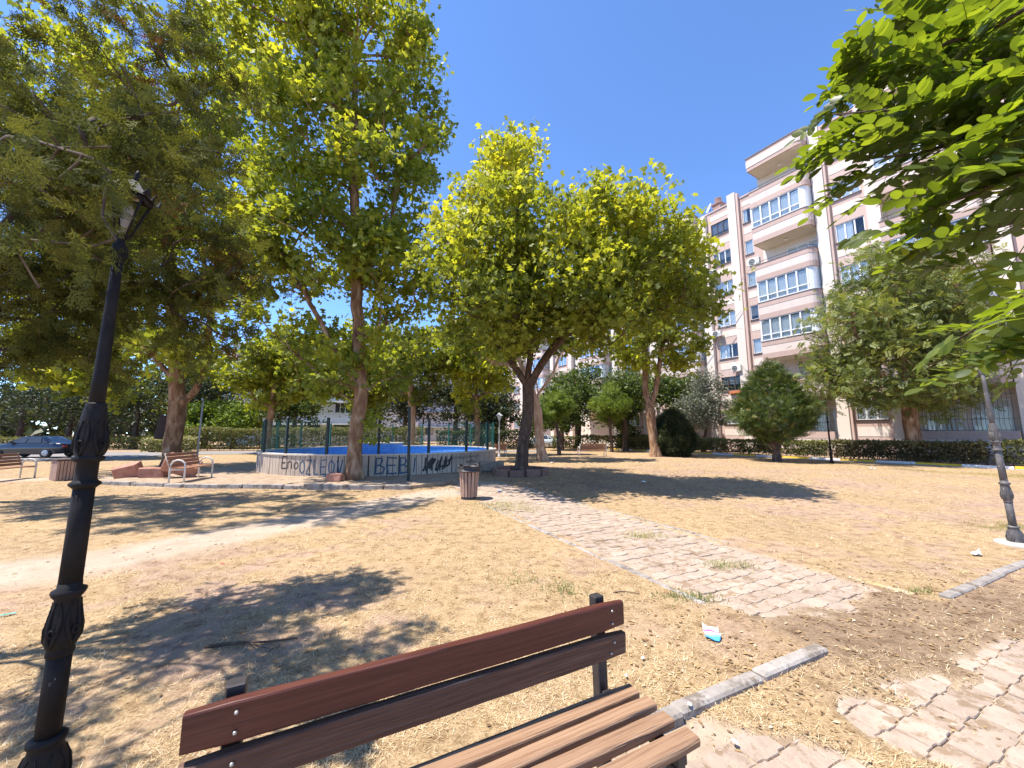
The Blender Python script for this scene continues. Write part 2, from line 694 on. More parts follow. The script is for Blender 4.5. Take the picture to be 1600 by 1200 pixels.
# straw and dead grass lying on the ground, one mass nobody could count
def straw_mesh():
    N = 330000
    d = 1.7 + 22 * rng.random(N) ** 2.4
    xx = (rng.random(N) * 2 - 1) * 1.5 * d
    yy = d
    path, cover, trail, bare, dark, green, a, b = masks(xx, yy)
    keep = rng.random(N) < (1 - path * (1 - np.clip(cover + .07, 0, 1))) * (1 - 0.93 * trail) * (1 - 0.62 * bare) * (1 - 0.6 * dark)
    keep &= ~((np.abs(xx + 6.1) < 5.2) & (yy > 13.4))
    keep &= rng.random(N) < sstep(0.38, 0.6, fbm(xx, yy, 0.4, 77)) * 1.0 + 0.12
    xx, yy, d = xx[keep], yy[keep], d[keep]
    n = len(xx)
    zz = ground_z(xx, yy)
    ang = rng.random(n) * 2 * math.pi
    L = (0.018 + 0.035 * rng.random(n)) * (1 + 0.085 * d)
    w = 0.0011 * (1 + 0.22 * d)
    up = (rng.random(n) ** 2.2) * 0.6
    dx, dy = np.cos(ang), np.sin(ang)
    P0 = np.stack([xx - dy * w, yy + dx * w, zz + 0.002], 1)
    P1 = np.stack([xx + dy * w, yy - dx * w, zz + 0.002], 1)
    P2 = np.stack([xx + dx * L * (1 - up * 0.6), yy + dy * L * (1 - up * 0.6), zz + 0.003 + L * up + 0.004 * rng.random(n)], 1)
    V = np.stack([P0, P1, P2], 1).reshape(-1, 3)
    F = np.arange(3 * n).reshape(-1, 3)
    t = np.repeat(rng.random(n), 3)
    mt = leafmat('straw', [(0, (0.30, 0.19, 0.09)), (0.3, (0.52, 0.37, 0.19)), (0.7, (0.66, 0.51, 0.30)), (1, (0.78, 0.66, 0.46))], trans=0.15, tint=(1, 0.95, 0.8), rough=0.7, spec=0.2)
    return mesh_np('dry_grass', V, F, mt, t)


tag(stuff(put('dry_grass', straw_mesh())), 'dry straw coloured grass lying over the whole park lawn', 'grass')


def litter_mesh(spots, total, size, seed):
    rg = np.random.default_rng(seed)
    out = []
    for (cx, cy, rx, ry, w) in spots:
        k = int(total * w)
        out.append(np.stack([cx + rg.normal(0, rx, k), cy + rg.normal(0, ry, k)], 1))
    P = np.concatenate(out)
    P = P[P[:, 1] > 1.6]
    P = P[~(np.hypot(P[:, 0] + 6.1, P[:, 1] - 19.0) < 5.5)]
    n = len(P)
    z = ground_z(P[:, 0], P[:, 1]) + 0.006
    a = rg.random(n) * 6.28
    s = size * (0.5 + rg.random(n)) * (.28 + .055 * P[:, 1])
    c, sn = np.cos(a), np.sin(a)
    tpl = np.array([(-1, 0, 0), (-0.2, -0.5, 0.25), (1, 0, 0.1), (0.1, 0.55, 0.3)])
    V = np.zeros((n, 4, 3))
    V[:, :, 0] = P[:, 0:1] + (tpl[:, 0] * c[:, None] - tpl[:, 1] * sn[:, None]) * s[:, None]
    V[:, :, 1] = P[:, 1:2] + (tpl[:, 0] * sn[:, None] + tpl[:, 1] * c[:, None]) * s[:, None]
    V[:, :, 2] = z[:, None] + tpl[:, 2] * s[:, None] * rg.random((n, 1))
    F = np.arange(4 * n).reshape(-1, 4)
    mt = leafmat('fallen_leaf', [(0, (0.12, 0.07, 0.035)), (0.5, (0.28, 0.17, 0.08)), (0.85, (0.45, 0.30, 0.13)), (1, (0.62, 0.52, 0.38))], trans=0.1, tint=(1, 0.9, 0.6), rough=0.8)
    return mesh_np('leaf_litter', V.reshape(-1, 3), F, mt, np.repeat(rg.random(n), 4))


tag(stuff(put('leaf_litter', litter_mesh([(3, 14, 4.5, 3.2, .35), (-5, 11.8, 5, 1.2, .25), (3.7, 3.6, 1.4, .7, .2), (-3, 4, 3, 1.6, .12), (1.6, 2.6, .6, .4, .08)], 7000, 0.035, 5))),
    'brown fallen leaves scattered under the plane trees and over the junction', 'leaf litter')

# green weeds and tufts growing through the paving
def tuft_mesh(spots, seed):
    rg = np.random.default_rng(seed)
    V = []
    T = []
    for (cx, cy, rx, ry, k, hgt, base) in spots:
        for _ in range(k):
            x = cx + rg.normal(0, rx)
            y = cy + rg.normal(0, ry)
            a = rg.random() * 6.28
            hh = hgt * (0.5 + rg.random())
            ln = hh * (0.3 + rg.random())
            w = 0.003 + 0.003 * rg.random()
            V += [(x - math.sin(a) * w, y + math.cos(a) * w, -0.005), (x + math.sin(a) * w, y - math.cos(a) * w, -0.005), (x + math.cos(a) * ln, y + math.sin(a) * ln, hh)]
            t = min(1, max(0, base + rg.normal(0, 0.15)))
            T += [t] * 3
    mt = leafmat('weed', [(0, (0.10, 0.14, 0.04)), (0.5, (0.22, 0.24, 0.08)), (1, (0.50, 0.42, 0.18))], trans=0.3, tint=(1.1, 1.1, 0.6))
    return mesh_np('weeds', np.array(V), np.arange(len(V)).reshape(-1, 3), mt, T)


tag(stuff(put('weeds', tuft_mesh([(2.05, 6.25, .2, .1, 260, .05, .75), (2.62, 4.92, .16, .08, 260, .045, .6), (1.73, 3.99, .16, .07, 300, .04, .25), (0.55, 4.15, .12, .1, 160, .05, .35),
                                  (0.1, 4.4, .2, .12, 120, .04, .5), (9, 6.8, 1, .4, 500, .04, .4), (-0.4, 8.9, .35, .2, 300, .08, .85), (0.0, 8.4, .4, .25, 300, .08, .8), (4.1, 4.15, .1, .05, 100, .04, .4)], 4))),
    'small green and yellow weeds between the pavers and in the lawn', 'weeds')

# ---- interlocking pavers
M_PAVER = surf('paver_concrete', [(0.295, 0.22, 0.168), (0.365, 0.283, 0.22), (0.41, 0.322, 0.255)], rough=0.9, scale=9, bump=0.5, bscale=60, spec=0.2, rnd=0.10, wear=((0.25, 0.175, 0.115), 6, 0.53), dist=0.008)
M_KERB = surf('kerb_concrete', [(0.22, 0.19, 0.165), (0.30, 0.265, 0.235), (0.37, 0.335, 0.30)], rough=0.9, scale=7, bump=0.6, bscale=40, spec=0.2, rnd=0.12, wear=((0.17, 0.14, 0.115), 4, 0.52), dist=0.012)
M_KERB_Y = surf('kerb_yellow_paint', [(0.40, 0.28, 0.12), (0.44, 0.33, 0.17), (0.40, 0.32, 0.22)], rough=0.8, scale=6, bump=0.4, bscale=40, spec=0.25, rnd=0.1, wear=((0.45, 0.37, 0.27), 5, 0.5))
M_KERB_YB = surf('kerb_bright_yellow', [(0.66, 0.40, 0.03), (0.78, 0.50, 0.05)], rough=0.7, scale=4, bump=0.2, spec=0.3, rnd=0.06, wear=((0.5, 0.45, 0.38), 6, 0.63))
M_KERB_W = surf('kerb_white_paint', [(0.62, 0.60, 0.57), (0.78, 0.76, 0.73)], rough=0.7, scale=4, bump=0.2, spec=0.3, rnd=0.06, wear=((0.45, 0.42, 0.38), 6, 0.60))

PW, PH = 0.225, 0.165


def paver_mesh(k):
    rg = random.Random(k)
    g = 0.0035
    w, h = PW / 2 - g, PH / 2 - g
    zz = 0.012
    out = []
    # stepped sides so neighbours interlock
    top = [(-w, h - zz * .5), (-w * .5, h - zz * .5), (-w * .38, h + zz * .5), (w * .38, h + zz * .5), (w * .5, h - zz * .5), (w, h - zz * .5)]
    bot = [(w, -h - zz * .5), (w * .5, -h - zz * .5), (w * .38, -h + zz * .5), (-w * .38, -h + zz * .5), (-w * .5, -h - zz * .5), (-w, -h - zz * .5)]
    poly = [(-w, -h + zz * .5), (-w * .55, -h + zz * .5), (-w * .43, -h - zz * .5), (w * .43, -h - zz * .5), (w * .55, -h + zz * .5), (w, -h + zz * .5)] + [(w, h - zz * .5), (w * .55, h - zz * .5), (w * .43, h + zz * .5), (-w * .43, h + zz * .5), (-w * .55, h - zz * .5), (-w, h - zz * .5)]
    poly = [(x + rg.uniform(-.002, .002), y + rg.uniform(-.002, .002)) for x, y in poly]
    n = len(poly)
    c = 0.965
    vs = [(x, y, -0.05) for x, y in poly] + [(x, y, -0.007) for x, y in poly] + [(x * c, y * c, 0) for x, y in poly]
    fs = [tuple(range(2 * n, 3 * n))]
    for r_ in (0, 1):
        fs += [(r_ * n + i, r_ * n + (i + 1) % n, (r_ + 1) * n + (i + 1) % n, (r_ + 1) * n + i) for i in range(n)]
    mb = MB()
    mb.add(vs, fs)
    return mb


pav = [paver_mesh(k) for k in range(4)]
pav_me = [p.mesh('paver', M_PAVER) for p in pav]


def lay_pavers(parent, a0, a1, b0, b1, limit, seed):
    rg = random.Random(seed)
    cells = []
    nb = int((b1 - b0) / PH)
    na = int((a1 - a0) / PW)
    for j in range(nb):
        for i in range(-1, na + 1):
            a = a0 + (i + 0.5 + (0.5 if j % 2 else 0)) * PW
            b = b0 + (j + 0.5) * PH
            if a < a0 + PW * .3 or a > a1 - PW * .3:
                continue
            x, y = from_e(a, b)
            if y < 0.6:
                continue
            cells.append((x, y))
    P = np.array(cells)
    cover = np.min([masks(P[:, 0] + dx_, P[:, 1] + dy_)[1] for dx_, dy_ in ((0, 0), (.12, 0), (-.12, 0), (0, .12), (0, -.12))], axis=0)
    vis = (cover < 0.9) & (P[:, 1] > 1.55) & (np.abs(P[:, 0]) < 1.42 * P[:, 1] + .1)
    d = np.hypot(P[:, 0], P[:, 1])
    order = np.argsort(d)
    ang = math.atan2(E1[1], E1[0])
    n = 0
    rest = MB()
    for i in order:
        if not vis[i]:
            continue
        x, y = P[i]
        z = rg.gauss(0, 0.0035)
        rot = (rg.gauss(0, .012), rg.gauss(0, .012), ang + rg.gauss(0, .01))
        if n < limit:
            o = put('paver', pav_me[rg.randrange(4)], parent, (x, y, z), rot)
            n += 1
        else:
            M = Matrix.Translation((x, y, z)) @ Matrix.Rotation(rot[2], 4, 'Z')
            p = pav[rg.randrange(4)]
            rest.add([M @ Vector(v) for v in p.v], p.f)
    if rest.v:
        stuff(rest.build('distant_pavers', M_PAVER, parent))


def bed(name, a0, a1, b0, b1):
    poly = [from_e(a, b) for a, b in ((a0, b0), (a1, b0), (a1, b1), (a0, b1))]
    mb = MB()
    mb.prism(poly, -0.3, -0.07)
    return struct(mb.build(name, surf('path_bed', [(0.2, 0.14, 0.1), (0.3, 0.22, 0.16)], rough=1, scale=20)))


path_main = bed('path', -4.5, 9.5, -2.9, -0.12)
lay_pavers(path_main, -4.5, 9.5, -2.9, -0.1, 300, 1)
path_side = bed('path', 1.5, 3.42, 0.0, 11.0)
lay_pavers(path_side, 1.5, 3.42, -0.1, 11.0, 300, 2)


def kerb_run(parent, p0, p1, L, w, h, mats, seed, z0=-0.12, gapw=0.012, jit=0.006, name='kerb_stone', hole=None, zb=0.0):
    rg = random.Random(seed)
    p0 = Vector((*p0, 0))
    p1 = Vector((*p1, 0))
    d = p1 - p0
    n = max(1, int(round(d.length / L)))
    LL = d.length / n
    ang = math.atan2(d.y, d.x)
    mes = {}
    for i in range(n):
        if hole and hole(i, n):
            continue
        c = p0 + d * ((i + 0.5) / n)
        m = mats[i % len(mats)]
        if m.name not in mes:
            mb = MB()
            mb.cbox(-LL / 2 + gapw / 2, LL / 2 - gapw / 2, -w / 2, w / 2, z0, h, 0.014)
            mes[m.name] = mb.mesh(name, m)
        put(name, mes[m.name], parent, (c.x + rg.gauss(0, jit), c.y + rg.gauss(0, jit), zb + rg.gauss(0, jit)), (rg.gauss(0, .015), rg.gauss(0, .012), ang + rg.gauss(0, .006)))


kerb_run(path_main, from_e(-2.2, -0.02), from_e(1.5, -0.02), 0.75, 0.10, 0.045, [M_KERB], 3)
kerb_run(path_main, from_e(3.65, -0.02), from_e(9.4, -0.02), 0.75, 0.10, 0.035, [M_KERB], 4)
kerb_run(path_side, from_e(1.43, 0.9), from_e(1.40, 8.6), 0.7, 0.09, 0.006, [M_KERB], 5)
kerb_run(path_side, from_e(3.5, 0.15), from_e(3.5, 2.0), 0.62, 0.10, 0.008, [M_KERB_Y], 6)
kerb_run(path_side, from_e(3.5, 2.05), from_e(3.48, 8.8), 0.7, 0.10, 0.010, [M_KERB], 7)

# ---- road behind on the left and along the building, with its painted kerb
FU = (0.5145, -0.8575)      # along the building front, towards the camera's right
FN = (0.8575, 0.5145)       # from the camera towards the building


def fw(s, D):
    return (s * FU[0] + D * FN[0], s * FU[1] + D * FN[1])


road = MB()
road.prism([(-70, 25.0), (-27.5, 22.6), (-24, 24.2), (-26, 30.5), (-31, 33), (-70, 36)], -0.3, 0.028)
road = struct(road.build('road', surf('pale_asphalt', [(0.19, 0.17, 0.158), (0.26, 0.232, 0.212)], rough=0.9, scale=3, bump=0.3, bscale=60)))  # pale asphalt surface
lane = MB()
lane.prism([(-26, 30.5), (-24, 29.2), (-17, 31.0), (-10, 33.2), (3, 33.3), (3, 36.2), (-12, 36.4), (-31, 34.2)], -0.3, 0.024)
struct(lane.build('road', MATS['pale_asphalt']))
pave = MB()
pave.prism([fw(-32, 27.95), fw(8, 27.55), fw(8, 27.9), fw(-32, 28.25)], -0.2, 0.03)
struct(pave.build('pavement', surf('pavement_concrete', [(0.33, 0.28, 0.26), (0.42, 0.37, 0.34)], rough=0.9, scale=5, bump=0.3)))
plinth = MB()
plinth.prism([fw(-32, 28.40), fw(8, 28.05), fw(8, 36), fw(-32, 36)], -0.2, 0.09)
garden = struct(plinth.build('garden_bed', surf('garden_soil', [(0.22, 0.15, 0.1), (0.33, 0.23, 0.15)], rough=1, scale=6, bump=0.6)))
kerb_run(garden, fw(-31.5, 28.33), fw(7.5, 27.98), 1.55, 0.14, 0.13, [M_KERB_YB, M_KERB_W], 8, jit=0.004)
# ------------------------------------------------------------ the pink apartment block
FANG = math.atan2(FU[1], FU[0])
S0, D0 = -12.0, 35.5
bx0, by0 = fw(S0, D0)
bld = thing('apartment_building', 'seven storey pink and white striped apartment block with glazed balconies, on the right', 'building', (bx0, by0, 0), FANG)

M_PINK = surf('pink_render', [(0.53, 0.395, 0.34), (0.58, 0.435, 0.38)], rough=0.85, scale=1.6, detail=9, stretch=(1.6, 1.6, .22), bump=0.15, bscale=30, spec=0.2, rnd=0.04, wear=((0.40, 0.31, 0.28), 2.2, 0.63))
M_PINKD = surf('dark_pink_render', [(0.47, 0.335, 0.285), (0.52, 0.38, 0.325)], rough=0.85, scale=1.6, detail=9, stretch=(1.6, 1.6, .22), bump=0.15, bscale=30, spec=0.2, rnd=0.04, wear=((0.40, 0.31, 0.28), 2.2, 0.63))
M_CREAM = surf('cream_render', [(0.68, 0.585, 0.505), (0.74, 0.645, 0.565)], rough=0.85, scale=1.6, detail=9, stretch=(1.6, 1.6, .2), bump=0.12, bscale=30, spec=0.2, rnd=0.03, wear=((0.50, 0.43, 0.385), 2.4, 0.63))
M_LIGHTPINK = surf('light_pink_render', [(0.63, 0.525, 0.465), (0.69, 0.585, 0.525)], rough=0.85, scale=1.6, detail=9, stretch=(1.6, 1.6, .2), bump=0.12, bscale=30, spec=0.2, rnd=0.03, wear=((0.50, 0.43, 0.385), 2.4, 0.63))
M_SOFFIT = surf('cream_soffit', [(0.66, 0.58, 0.47), (0.72, 0.64, 0.54)], rough=0.9, scale=1.5)
M_PVC = surf('white_plastic_frame', [(0.74, 0.75, 0.76), (0.80, 0.81, 0.82)], rough=0.4, scale=2, spec=0.5)
M_DARKFRAME = surf('brown_frame', [(0.07, 0.05, 0.045), (0.1, 0.075, 0.06)], rough=0.5, scale=3)
M_UNLIT = surf('unlit_backing', [(0.035, 0.035, 0.04), (0.06, 0.06, 0.065)], rough=0.9, scale=1)  # near black colour stands for the shade of unlit interiors
M_CURTAIN = surf('white_curtain', [(0.74, 0.76, 0.78), (0.84, 0.85, 0.86)], rough=0.95, scale=2, stretch=(6, 6, 0.3), rnd=0.12)
M_BLIND = surf('grey_blind', [(0.32, 0.30, 0.29), (0.4, 0.38, 0.36)], rough=0.8, scale=2, rnd=0.2)
M_SILL = surf('dark_sill', [(0.16, 0.12, 0.12), (0.24, 0.19, 0.19)], rough=0.8, scale=3)
M_RAIL = surf('dark_iron', [(0.035, 0.035, 0.04), (0.07, 0.065, 0.065)], rough=0.55, scale=8, metal=0.3)
M_GLASS = glassmat()


def zk(k):
    return 2.4 + 3.06 * k


def lb(mb, s0, s1, d0, d1, z0, z1):
    mb.box(s0 - S0, s1 - S0, d0 - D0, d1 - D0, z0, z1)


def lpt(s, d):
    return (s - S0, d - D0)


def curtain_mesh(w, h, seed, mat):
    n = max(10, int(w / 0.06))
    rg = random.Random(seed)
    vs = []
    for i in range(n + 1):
        x = w * i / n
        y = 0.02 * math.sin(i * 1.9 + rg.random() * 1.2)
        vs += [(x, y, 0), (x + 0.01 * rg.random(), y * 0.5, h)]
    fs = [(2 * i, 2 * i + 2, 2 * i + 3, 2 * i + 1) for i in range(n)]
    mb = MB()
    mb.add(vs, fs, True)
    return mb.mesh('curtain', mat)


def window(s0, s1, z0, z1, D, n=3, frame=None, seed=0, kind='curtain', parent=None, name='window'):
    fm = frame or M_PVC
    p = parent or bld
    t = 0.055
    mb = MB()
    lb(mb, s0, s1, D, D + .07, z0, z0 + t)
    lb(mb, s0, s1, D, D + .07, z1 - t, z1)
    w = (s1 - s0) / n
    xs = [s0 + w * i for i in range(n + 1)]
    for i, x in enumerate(xs):
        a = x if i == 0 else (x - t if i == n else x - t * .75)
        b = x + t if i == 0 else (x if i == n else x + t * .75)
        lb(mb, a, b, D + .002, D + .068, z0 + t, z1 - t)
    win = mb.build(name, fm, p)
    rg = random.Random(seed)
    for i in range(n):
        mg = MB()
        lb(mg, xs[i] + t * .7, xs[i + 1] - t * .7, D + .03, D + .036, z0 + t, z1 - t)
        mg.build('pane', M_GLASS, win)
    if kind in ('curtain', 'half'):
        a = s0 + t
        b = s1 - t
        if kind == 'half':
            b = s0 + (s1 - s0) * rg.uniform(.45, .7)
        put('curtain', curtain_mesh(b - a, z1 - z0 - .1, seed, M_CURTAIN), win, (a - S0, D - D0 + .085, z0 + .05))
    elif kind == 'blind':
        mbb = MB()
        hh = z0 + (z1 - z0) * rg.uniform(.15, .5)
        zz = z1 - .06
        while zz > hh:
            lb(mbb, s0 + t, s1 - t, D + .08, D + .1, zz - .05, zz - .008)
            zz -= .055
        mbb.build('blind', M_BLIND, win)
    mr = MB()  # thin dark sheet painted in place of the unlit room
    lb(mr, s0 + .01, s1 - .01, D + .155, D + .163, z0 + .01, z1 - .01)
    mr.build('unlit_backing', M_UNLIT, win)
    return win


# massing
core = MB()
lb(core, -62, -15.0, D0 + .25, 47, 0, 23.35)
lb(core, -15.0, -11.02, 33.0, 47, 0, 23.6)
lb(core, -11.0, -7.52, 32.55, 47, 0, 23.6)
lb(core, -7.5, -3.52, 33.0, 47, 0, 23.6)
lb(core, -3.5, 6, 32.55, 47, 0, 23.6)
core.build('wall', M_CREAM, bld)
rf = MB()
lb(rf, -62.2, -15.1, D0 - .05, 47.2, 23.36, 23.52)
lb(rf, -15.2, 6.2, 32.2, 47.2, 23.62, 23.78)
roof = rf.build('roof', surf('roof_slab', [(0.45, 0.33, 0.3), (0.5, 0.38, 0.35)], rough=0.9, scale=2), bld)
ch = MB()
lb(ch, -20.75, -19.95, 36.2, 37.0, 23.4, 24.5)
lb(ch, -20.85, -19.85, 36.1, 37.1, 24.5, 24.62)
ch.build('chimney', surf('chimney_brick', [(0.3, 0.19, 0.16), (0.38, 0.25, 0.21)], rough=0.9, scale=9), roof)
ch2 = MB()
ch2.lathe([(0.28, 24.62), (0.32, 24.9), (0.3, 25.15), (0.34, 25.2), (0.1, 25.22)], 12, -20.35 - S0, 36.6 - D0)
ch2.build('chimney_pot', surf('terracotta', [(0.36, 0.2, 0.16), (0.42, 0.26, 0.2)], rough=0.85, scale=6), roof)

SEED = [0]


def column(s0, s1, w0, w1, D, thick=.25, n=3, floors=range(7), top=23.4, kinds=None, dark=(), hgt=1.35, base=True):
    """strip of facade with one window per floor: jambs, three striped spandrels and a sill between windows"""
    jm = MB()
    lb(jm, s0, w0, D, D + thick, 0, top)
    lb(jm, w1, s1, D, D + thick, 0, top)
    jm.build('jamb', M_PINK, bld)
    fl = list(floors)
    lo = 0.0
    for q, k in enumerate(fl + [None]):
        z = zk(k) if k is not None else top
        m1, m2, m3 = MB(), MB(), MB()
        if k is None:
            h = z - lo
            lb(m1, w0, w1, D + .012, D + thick, lo, lo + h * .3)
            lb(m2, w0, w1, D - .006, D + thick, lo + h * .3, lo + h * .66)
            lb(m3, w0, w1, D + .012, D + thick, lo + h * .66, z)
        else:
            c1 = max(lo, z - 1.0)
            lb(m1, w0, w1, D + .012, D + thick, lo, c1)
            lb(m2, w0, w1, D - .006, D + thick, c1, z - .4)
            lb(m3, w0, w1, D + .012, D + thick, z - .4, z)
        m1.build('spandrel', M_PINK, bld)
        m2.build('stripe', M_CREAM, bld)
        m3.build('spandrel', M_PINKD, bld)
        if k is None:
            break
        ms = MB()
        lb(ms, w0 - .05, w1 + .05, D - .07, D + .055, z + .002, z + .045)
        ms.build('sill', M_SILL, bld)
        SEED[0] += 1
        kd = kinds[q % len(kinds)] if kinds else 'curtain'
        window(w0, w1, z + .05, z + hgt, D + .06, n, M_DARKFRAME if k in dark else None, SEED[0], kd)
        lo = z + hgt


def pilaster(s0, s1, D, top, pink=None):
    m = MB()
    lb(m, s0, s1, D, D + .5, 0, top)
    m.build('pilaster', M_CREAM, bld)
    if pink:
        m = MB()
        lb(m, pink[0], pink[1], D + .1, D + .5, 0, top - .15)
        m.build('pilaster', M_PINK, bld)


def outline(s0, s1, Df, Db, ch_=.45, off=0.0):
    """plan of a balcony: square left end, rounded right corner"""
    s0, s1, Df = s0 + off, s1 - off, Df + off
    pts = [lpt(s0, Db), lpt(s0, Df)]
    r = ch_ - off * .4
    for i in range(5):
        a = math.pi / 2 * i / 4
        pts.append(lpt(s1 - r + r * math.sin(a), Df + r - r * math.cos(a)))
    pts.append(lpt(s1, Db))
    return pts


def bay(s0, s1, Df, Db, Dside, glazed, roof_slab=True, floors=range(1, 7), lod=0, backs=True):
    for k in floors:
        z = zk(k)
        for (za, zb, m, o, nm) in ((z - 1.33, z - .93, M_PINKD, .0, 'parapet'), (z - .93, z - .36, M_LIGHTPINK, .015, 'stripe'), (z - .36, z, M_PINKD, .0, 'parapet')):
            mb = MB()
            mb.strip(outline(s0, s1, Df, Db, off=o), outline(s0, s1, Df, Db, off=.15), za, zb)
            mb.build(nm, m, bld)
        mb = MB()
        mb.prism(outline(s0, s1, Df, Db, off=.12), z - 1.345, z - 1.12)
        mb.build('balcony_floor', M_SOFFIT, bld)
        mc = MB()
        mc.strip(outline(s0, s1, Df, Db, off=-.03), outline(s0, s1, Df, Db, off=.18), z + .001, z + .04)
        mc.build('coping', M_SILL, bld)
        SEED[0] += 1
        if k in glazed:
            za, zb = z + .045, z + 1.72
            n = 5 if lod == 0 else 4
            fr = MB()
            xs = np.linspace(s0 + .05, s1 - .5, n + 1)
            t = .05
            for zz in (za, za + .42, zb - .07):
                lb(fr, s0 + .03, s1 - .42, Df + .04, Df + .11, zz, zz + .07)
                lb(fr, s1 - .11, s1 - .04, Df + .5, Dside, zz, zz + .07)
            for x in list(xs):
                lb(fr, x - t, x + t, Df + .042, Df + .108, za + .07, zb - .07)
            # right return and its corner post
            P = outline(s0, s1, Df, Db, off=.07)
            fr.strip(P[2:7], [(x - .05, y + .05) for x, y in P[2:7]], za, zb)
            for d in np.linspace(Df + .55, Dside - .05, 3):
                lb(fr, s1 - .108, s1 - .042, d - .035, d + .035, za + .07, zb - .07)
            g = fr.build('glazing', M_PVC, bld)
            for i in range(n):
                for (a, b) in ((za + .07, za + .42), (za + .49, zb - .07)):
                    mg = MB()
                    lb(mg, xs[i] + t, xs[i + 1] - t, Df + .07, Df + .076, a, b)
                    mg.build('pane', M_GLASS, g)
            mg = MB()
            lb(mg, s1 - .08, s1 - .074, Df + .5, Dside, za + .07, zb - .07)
            mg.build('pane', M_GLASS, g)
            rg = random.Random(k * 7 + int(s0))
            for i in range(n):
                if rg.random() < .86:
                    put('curtain', curtain_mesh(xs[i + 1] - xs[i] - .06, zb - za - .2, k * 31 + i, M_CURTAIN), g, (xs[i] + .03 - S0, Df - D0 + .15, za + .08))
            mr = MB()  # dark sheet in place of the shade behind the glazing
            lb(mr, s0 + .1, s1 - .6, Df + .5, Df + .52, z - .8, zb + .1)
            mr.build('unlit_backing', M_UNLIT, g)
        else:
            rl = MB()
            O = outline(s0, s1, Df, Db, off=.08)
            rl.tube([(x, y, z + .26) for x, y in O[1:]], .02, 5)
            for x, y in O[1::2]:
                rl.tube([(x, y, z + .03), (x, y, z + .26)], .014, 5)
            rl.build('railing', M_RAIL, bld)
            # loggia back wall door and window
            if backs:
                window(s0 + 1.55, s0 + 3.0, z - .25, z + 1.2, Db - .09, 2, None, k, 'none')
                window(s1 - .95, s1 - .15, z - 1.1, z + 1.2, Db - .09, 1, None, k + 50, 'half')
                lm = MB()
                lm.lathe([(.02, z + 1.70), (.11, z + 1.66), (.13, z + 1.6), (.07, z + 1.53), (.01, z + 1.52)], 10, (s0 + s1) / 2 - S0, (Df + Db) / 2 - D0)
                lm.build('ceiling_lamp', M_SOFFIT, bld)
    if roof_slab:
        z = zk(7)
        for (za, zb, m, o, nm) in ((z - 1.15, z - .85, M_PINKD, .03, 'roof_edge'), (z - .85, z - .3, M_LIGHTPINK, .0, 'stripe'), (z - .3, z - .06, M_PINKD, .02, 'roof_edge')):
            mb = MB()
            mb.prism(outline(s0 - .05, s1 + .02, Df - .02, Db, off=o), za, zb)
            mb.build(nm, m, bld)
        mb = MB()
        mb.prism(outline(s0 - .02, s1, Df, Db, off=.1), z - 1.165, z - 1.14)
        mb.build('soffit', M_SOFFIT, bld)
        mb = MB()
        mb.prism(outline(s0 - .05, s1 + .02, Df - .02, Db, off=-.03), z - .058, z - .0)
        mb.build('coping', M_SILL, bld)


# left part, set back
column(-21.0, -18.75, -20.65, -18.9, 35.5, kinds=['curtain', 'blind', 'half', 'curtain', 'curtain', 'blind', 'blind'], dark=(1, 6), top=23.35)
pilaster(-21.75, -21.02, 35.15, 23.3)
pilaster(-18.74, -18.02, 35.15, 24.1, (-18.015, -17.8))
column(-17.79, -15.0, -17.6, -16.9, 35.5, n=1, kinds=['curtain', 'half', 'curtain', 'blind', 'curtain'], top=23.35)
bay(-26.9, -22.05, 34.3, 35.72, 35.5, (5, 4, 3, 2), backs=False)
column(-22.04, -21.76, -22.0, -21.8, 35.5, n=1, floors=[], top=23.35)
column(-27.0, -22.05, -26.0, -22.9, 35.72, thick=.03, n=4, floors=[0, 1, 6], top=23.3)
# right part, with the projecting balcony stacks
bay(-14.85, -11.0, 31.2, 33.05, 32.3, (5, 3, 2))
pilaster(-10.95, -10.28, 31.95, 23.75, (-10.275, -10.13))
column(-10.12, -8.3, -10.02, -8.45, 32.3, kinds=['curtain', 'half', 'curtain', 'curtain', 'half', 'curtain'], top=23.6)
pilaster(-8.2, -7.55, 31.95, 23.75, (-8.32, -8.205))
bay(-7.5, -3.5, 31.2, 33.05, 32.3, (2, 3, 5))
pilaster(-3.45, -2.8, 31.95, 23.75)
column(-2.78, 0.2, -2.3, -0.6, 32.3, kinds=['curtain', 'half'], top=23.6)
pilaster(0.25, 0.95, 31.95, 23.75)
bay(1.2, 5.2, 31.2, 33.05, 32.3, (2, 4, 5), backs=False)
# far end of the block, seen only through the trees
for s in (-31.0, -44.0, -57.0):
    column(s - 2.4, s + 1.2, s - 1.5, s + .4, 35.5, kinds=['half', 'curtain'], top=23.35)
    pilaster(s + 1.22, s + 1.9, 35.15, 23.4)
    bay(s - 8.4, s - 4.0, 34.3, 35.72, 35.5, (5, 3, 2, 1), lod=1, backs=False)
    pilaster(s - 3.2, s - 2.45, 35.15, 23.4)

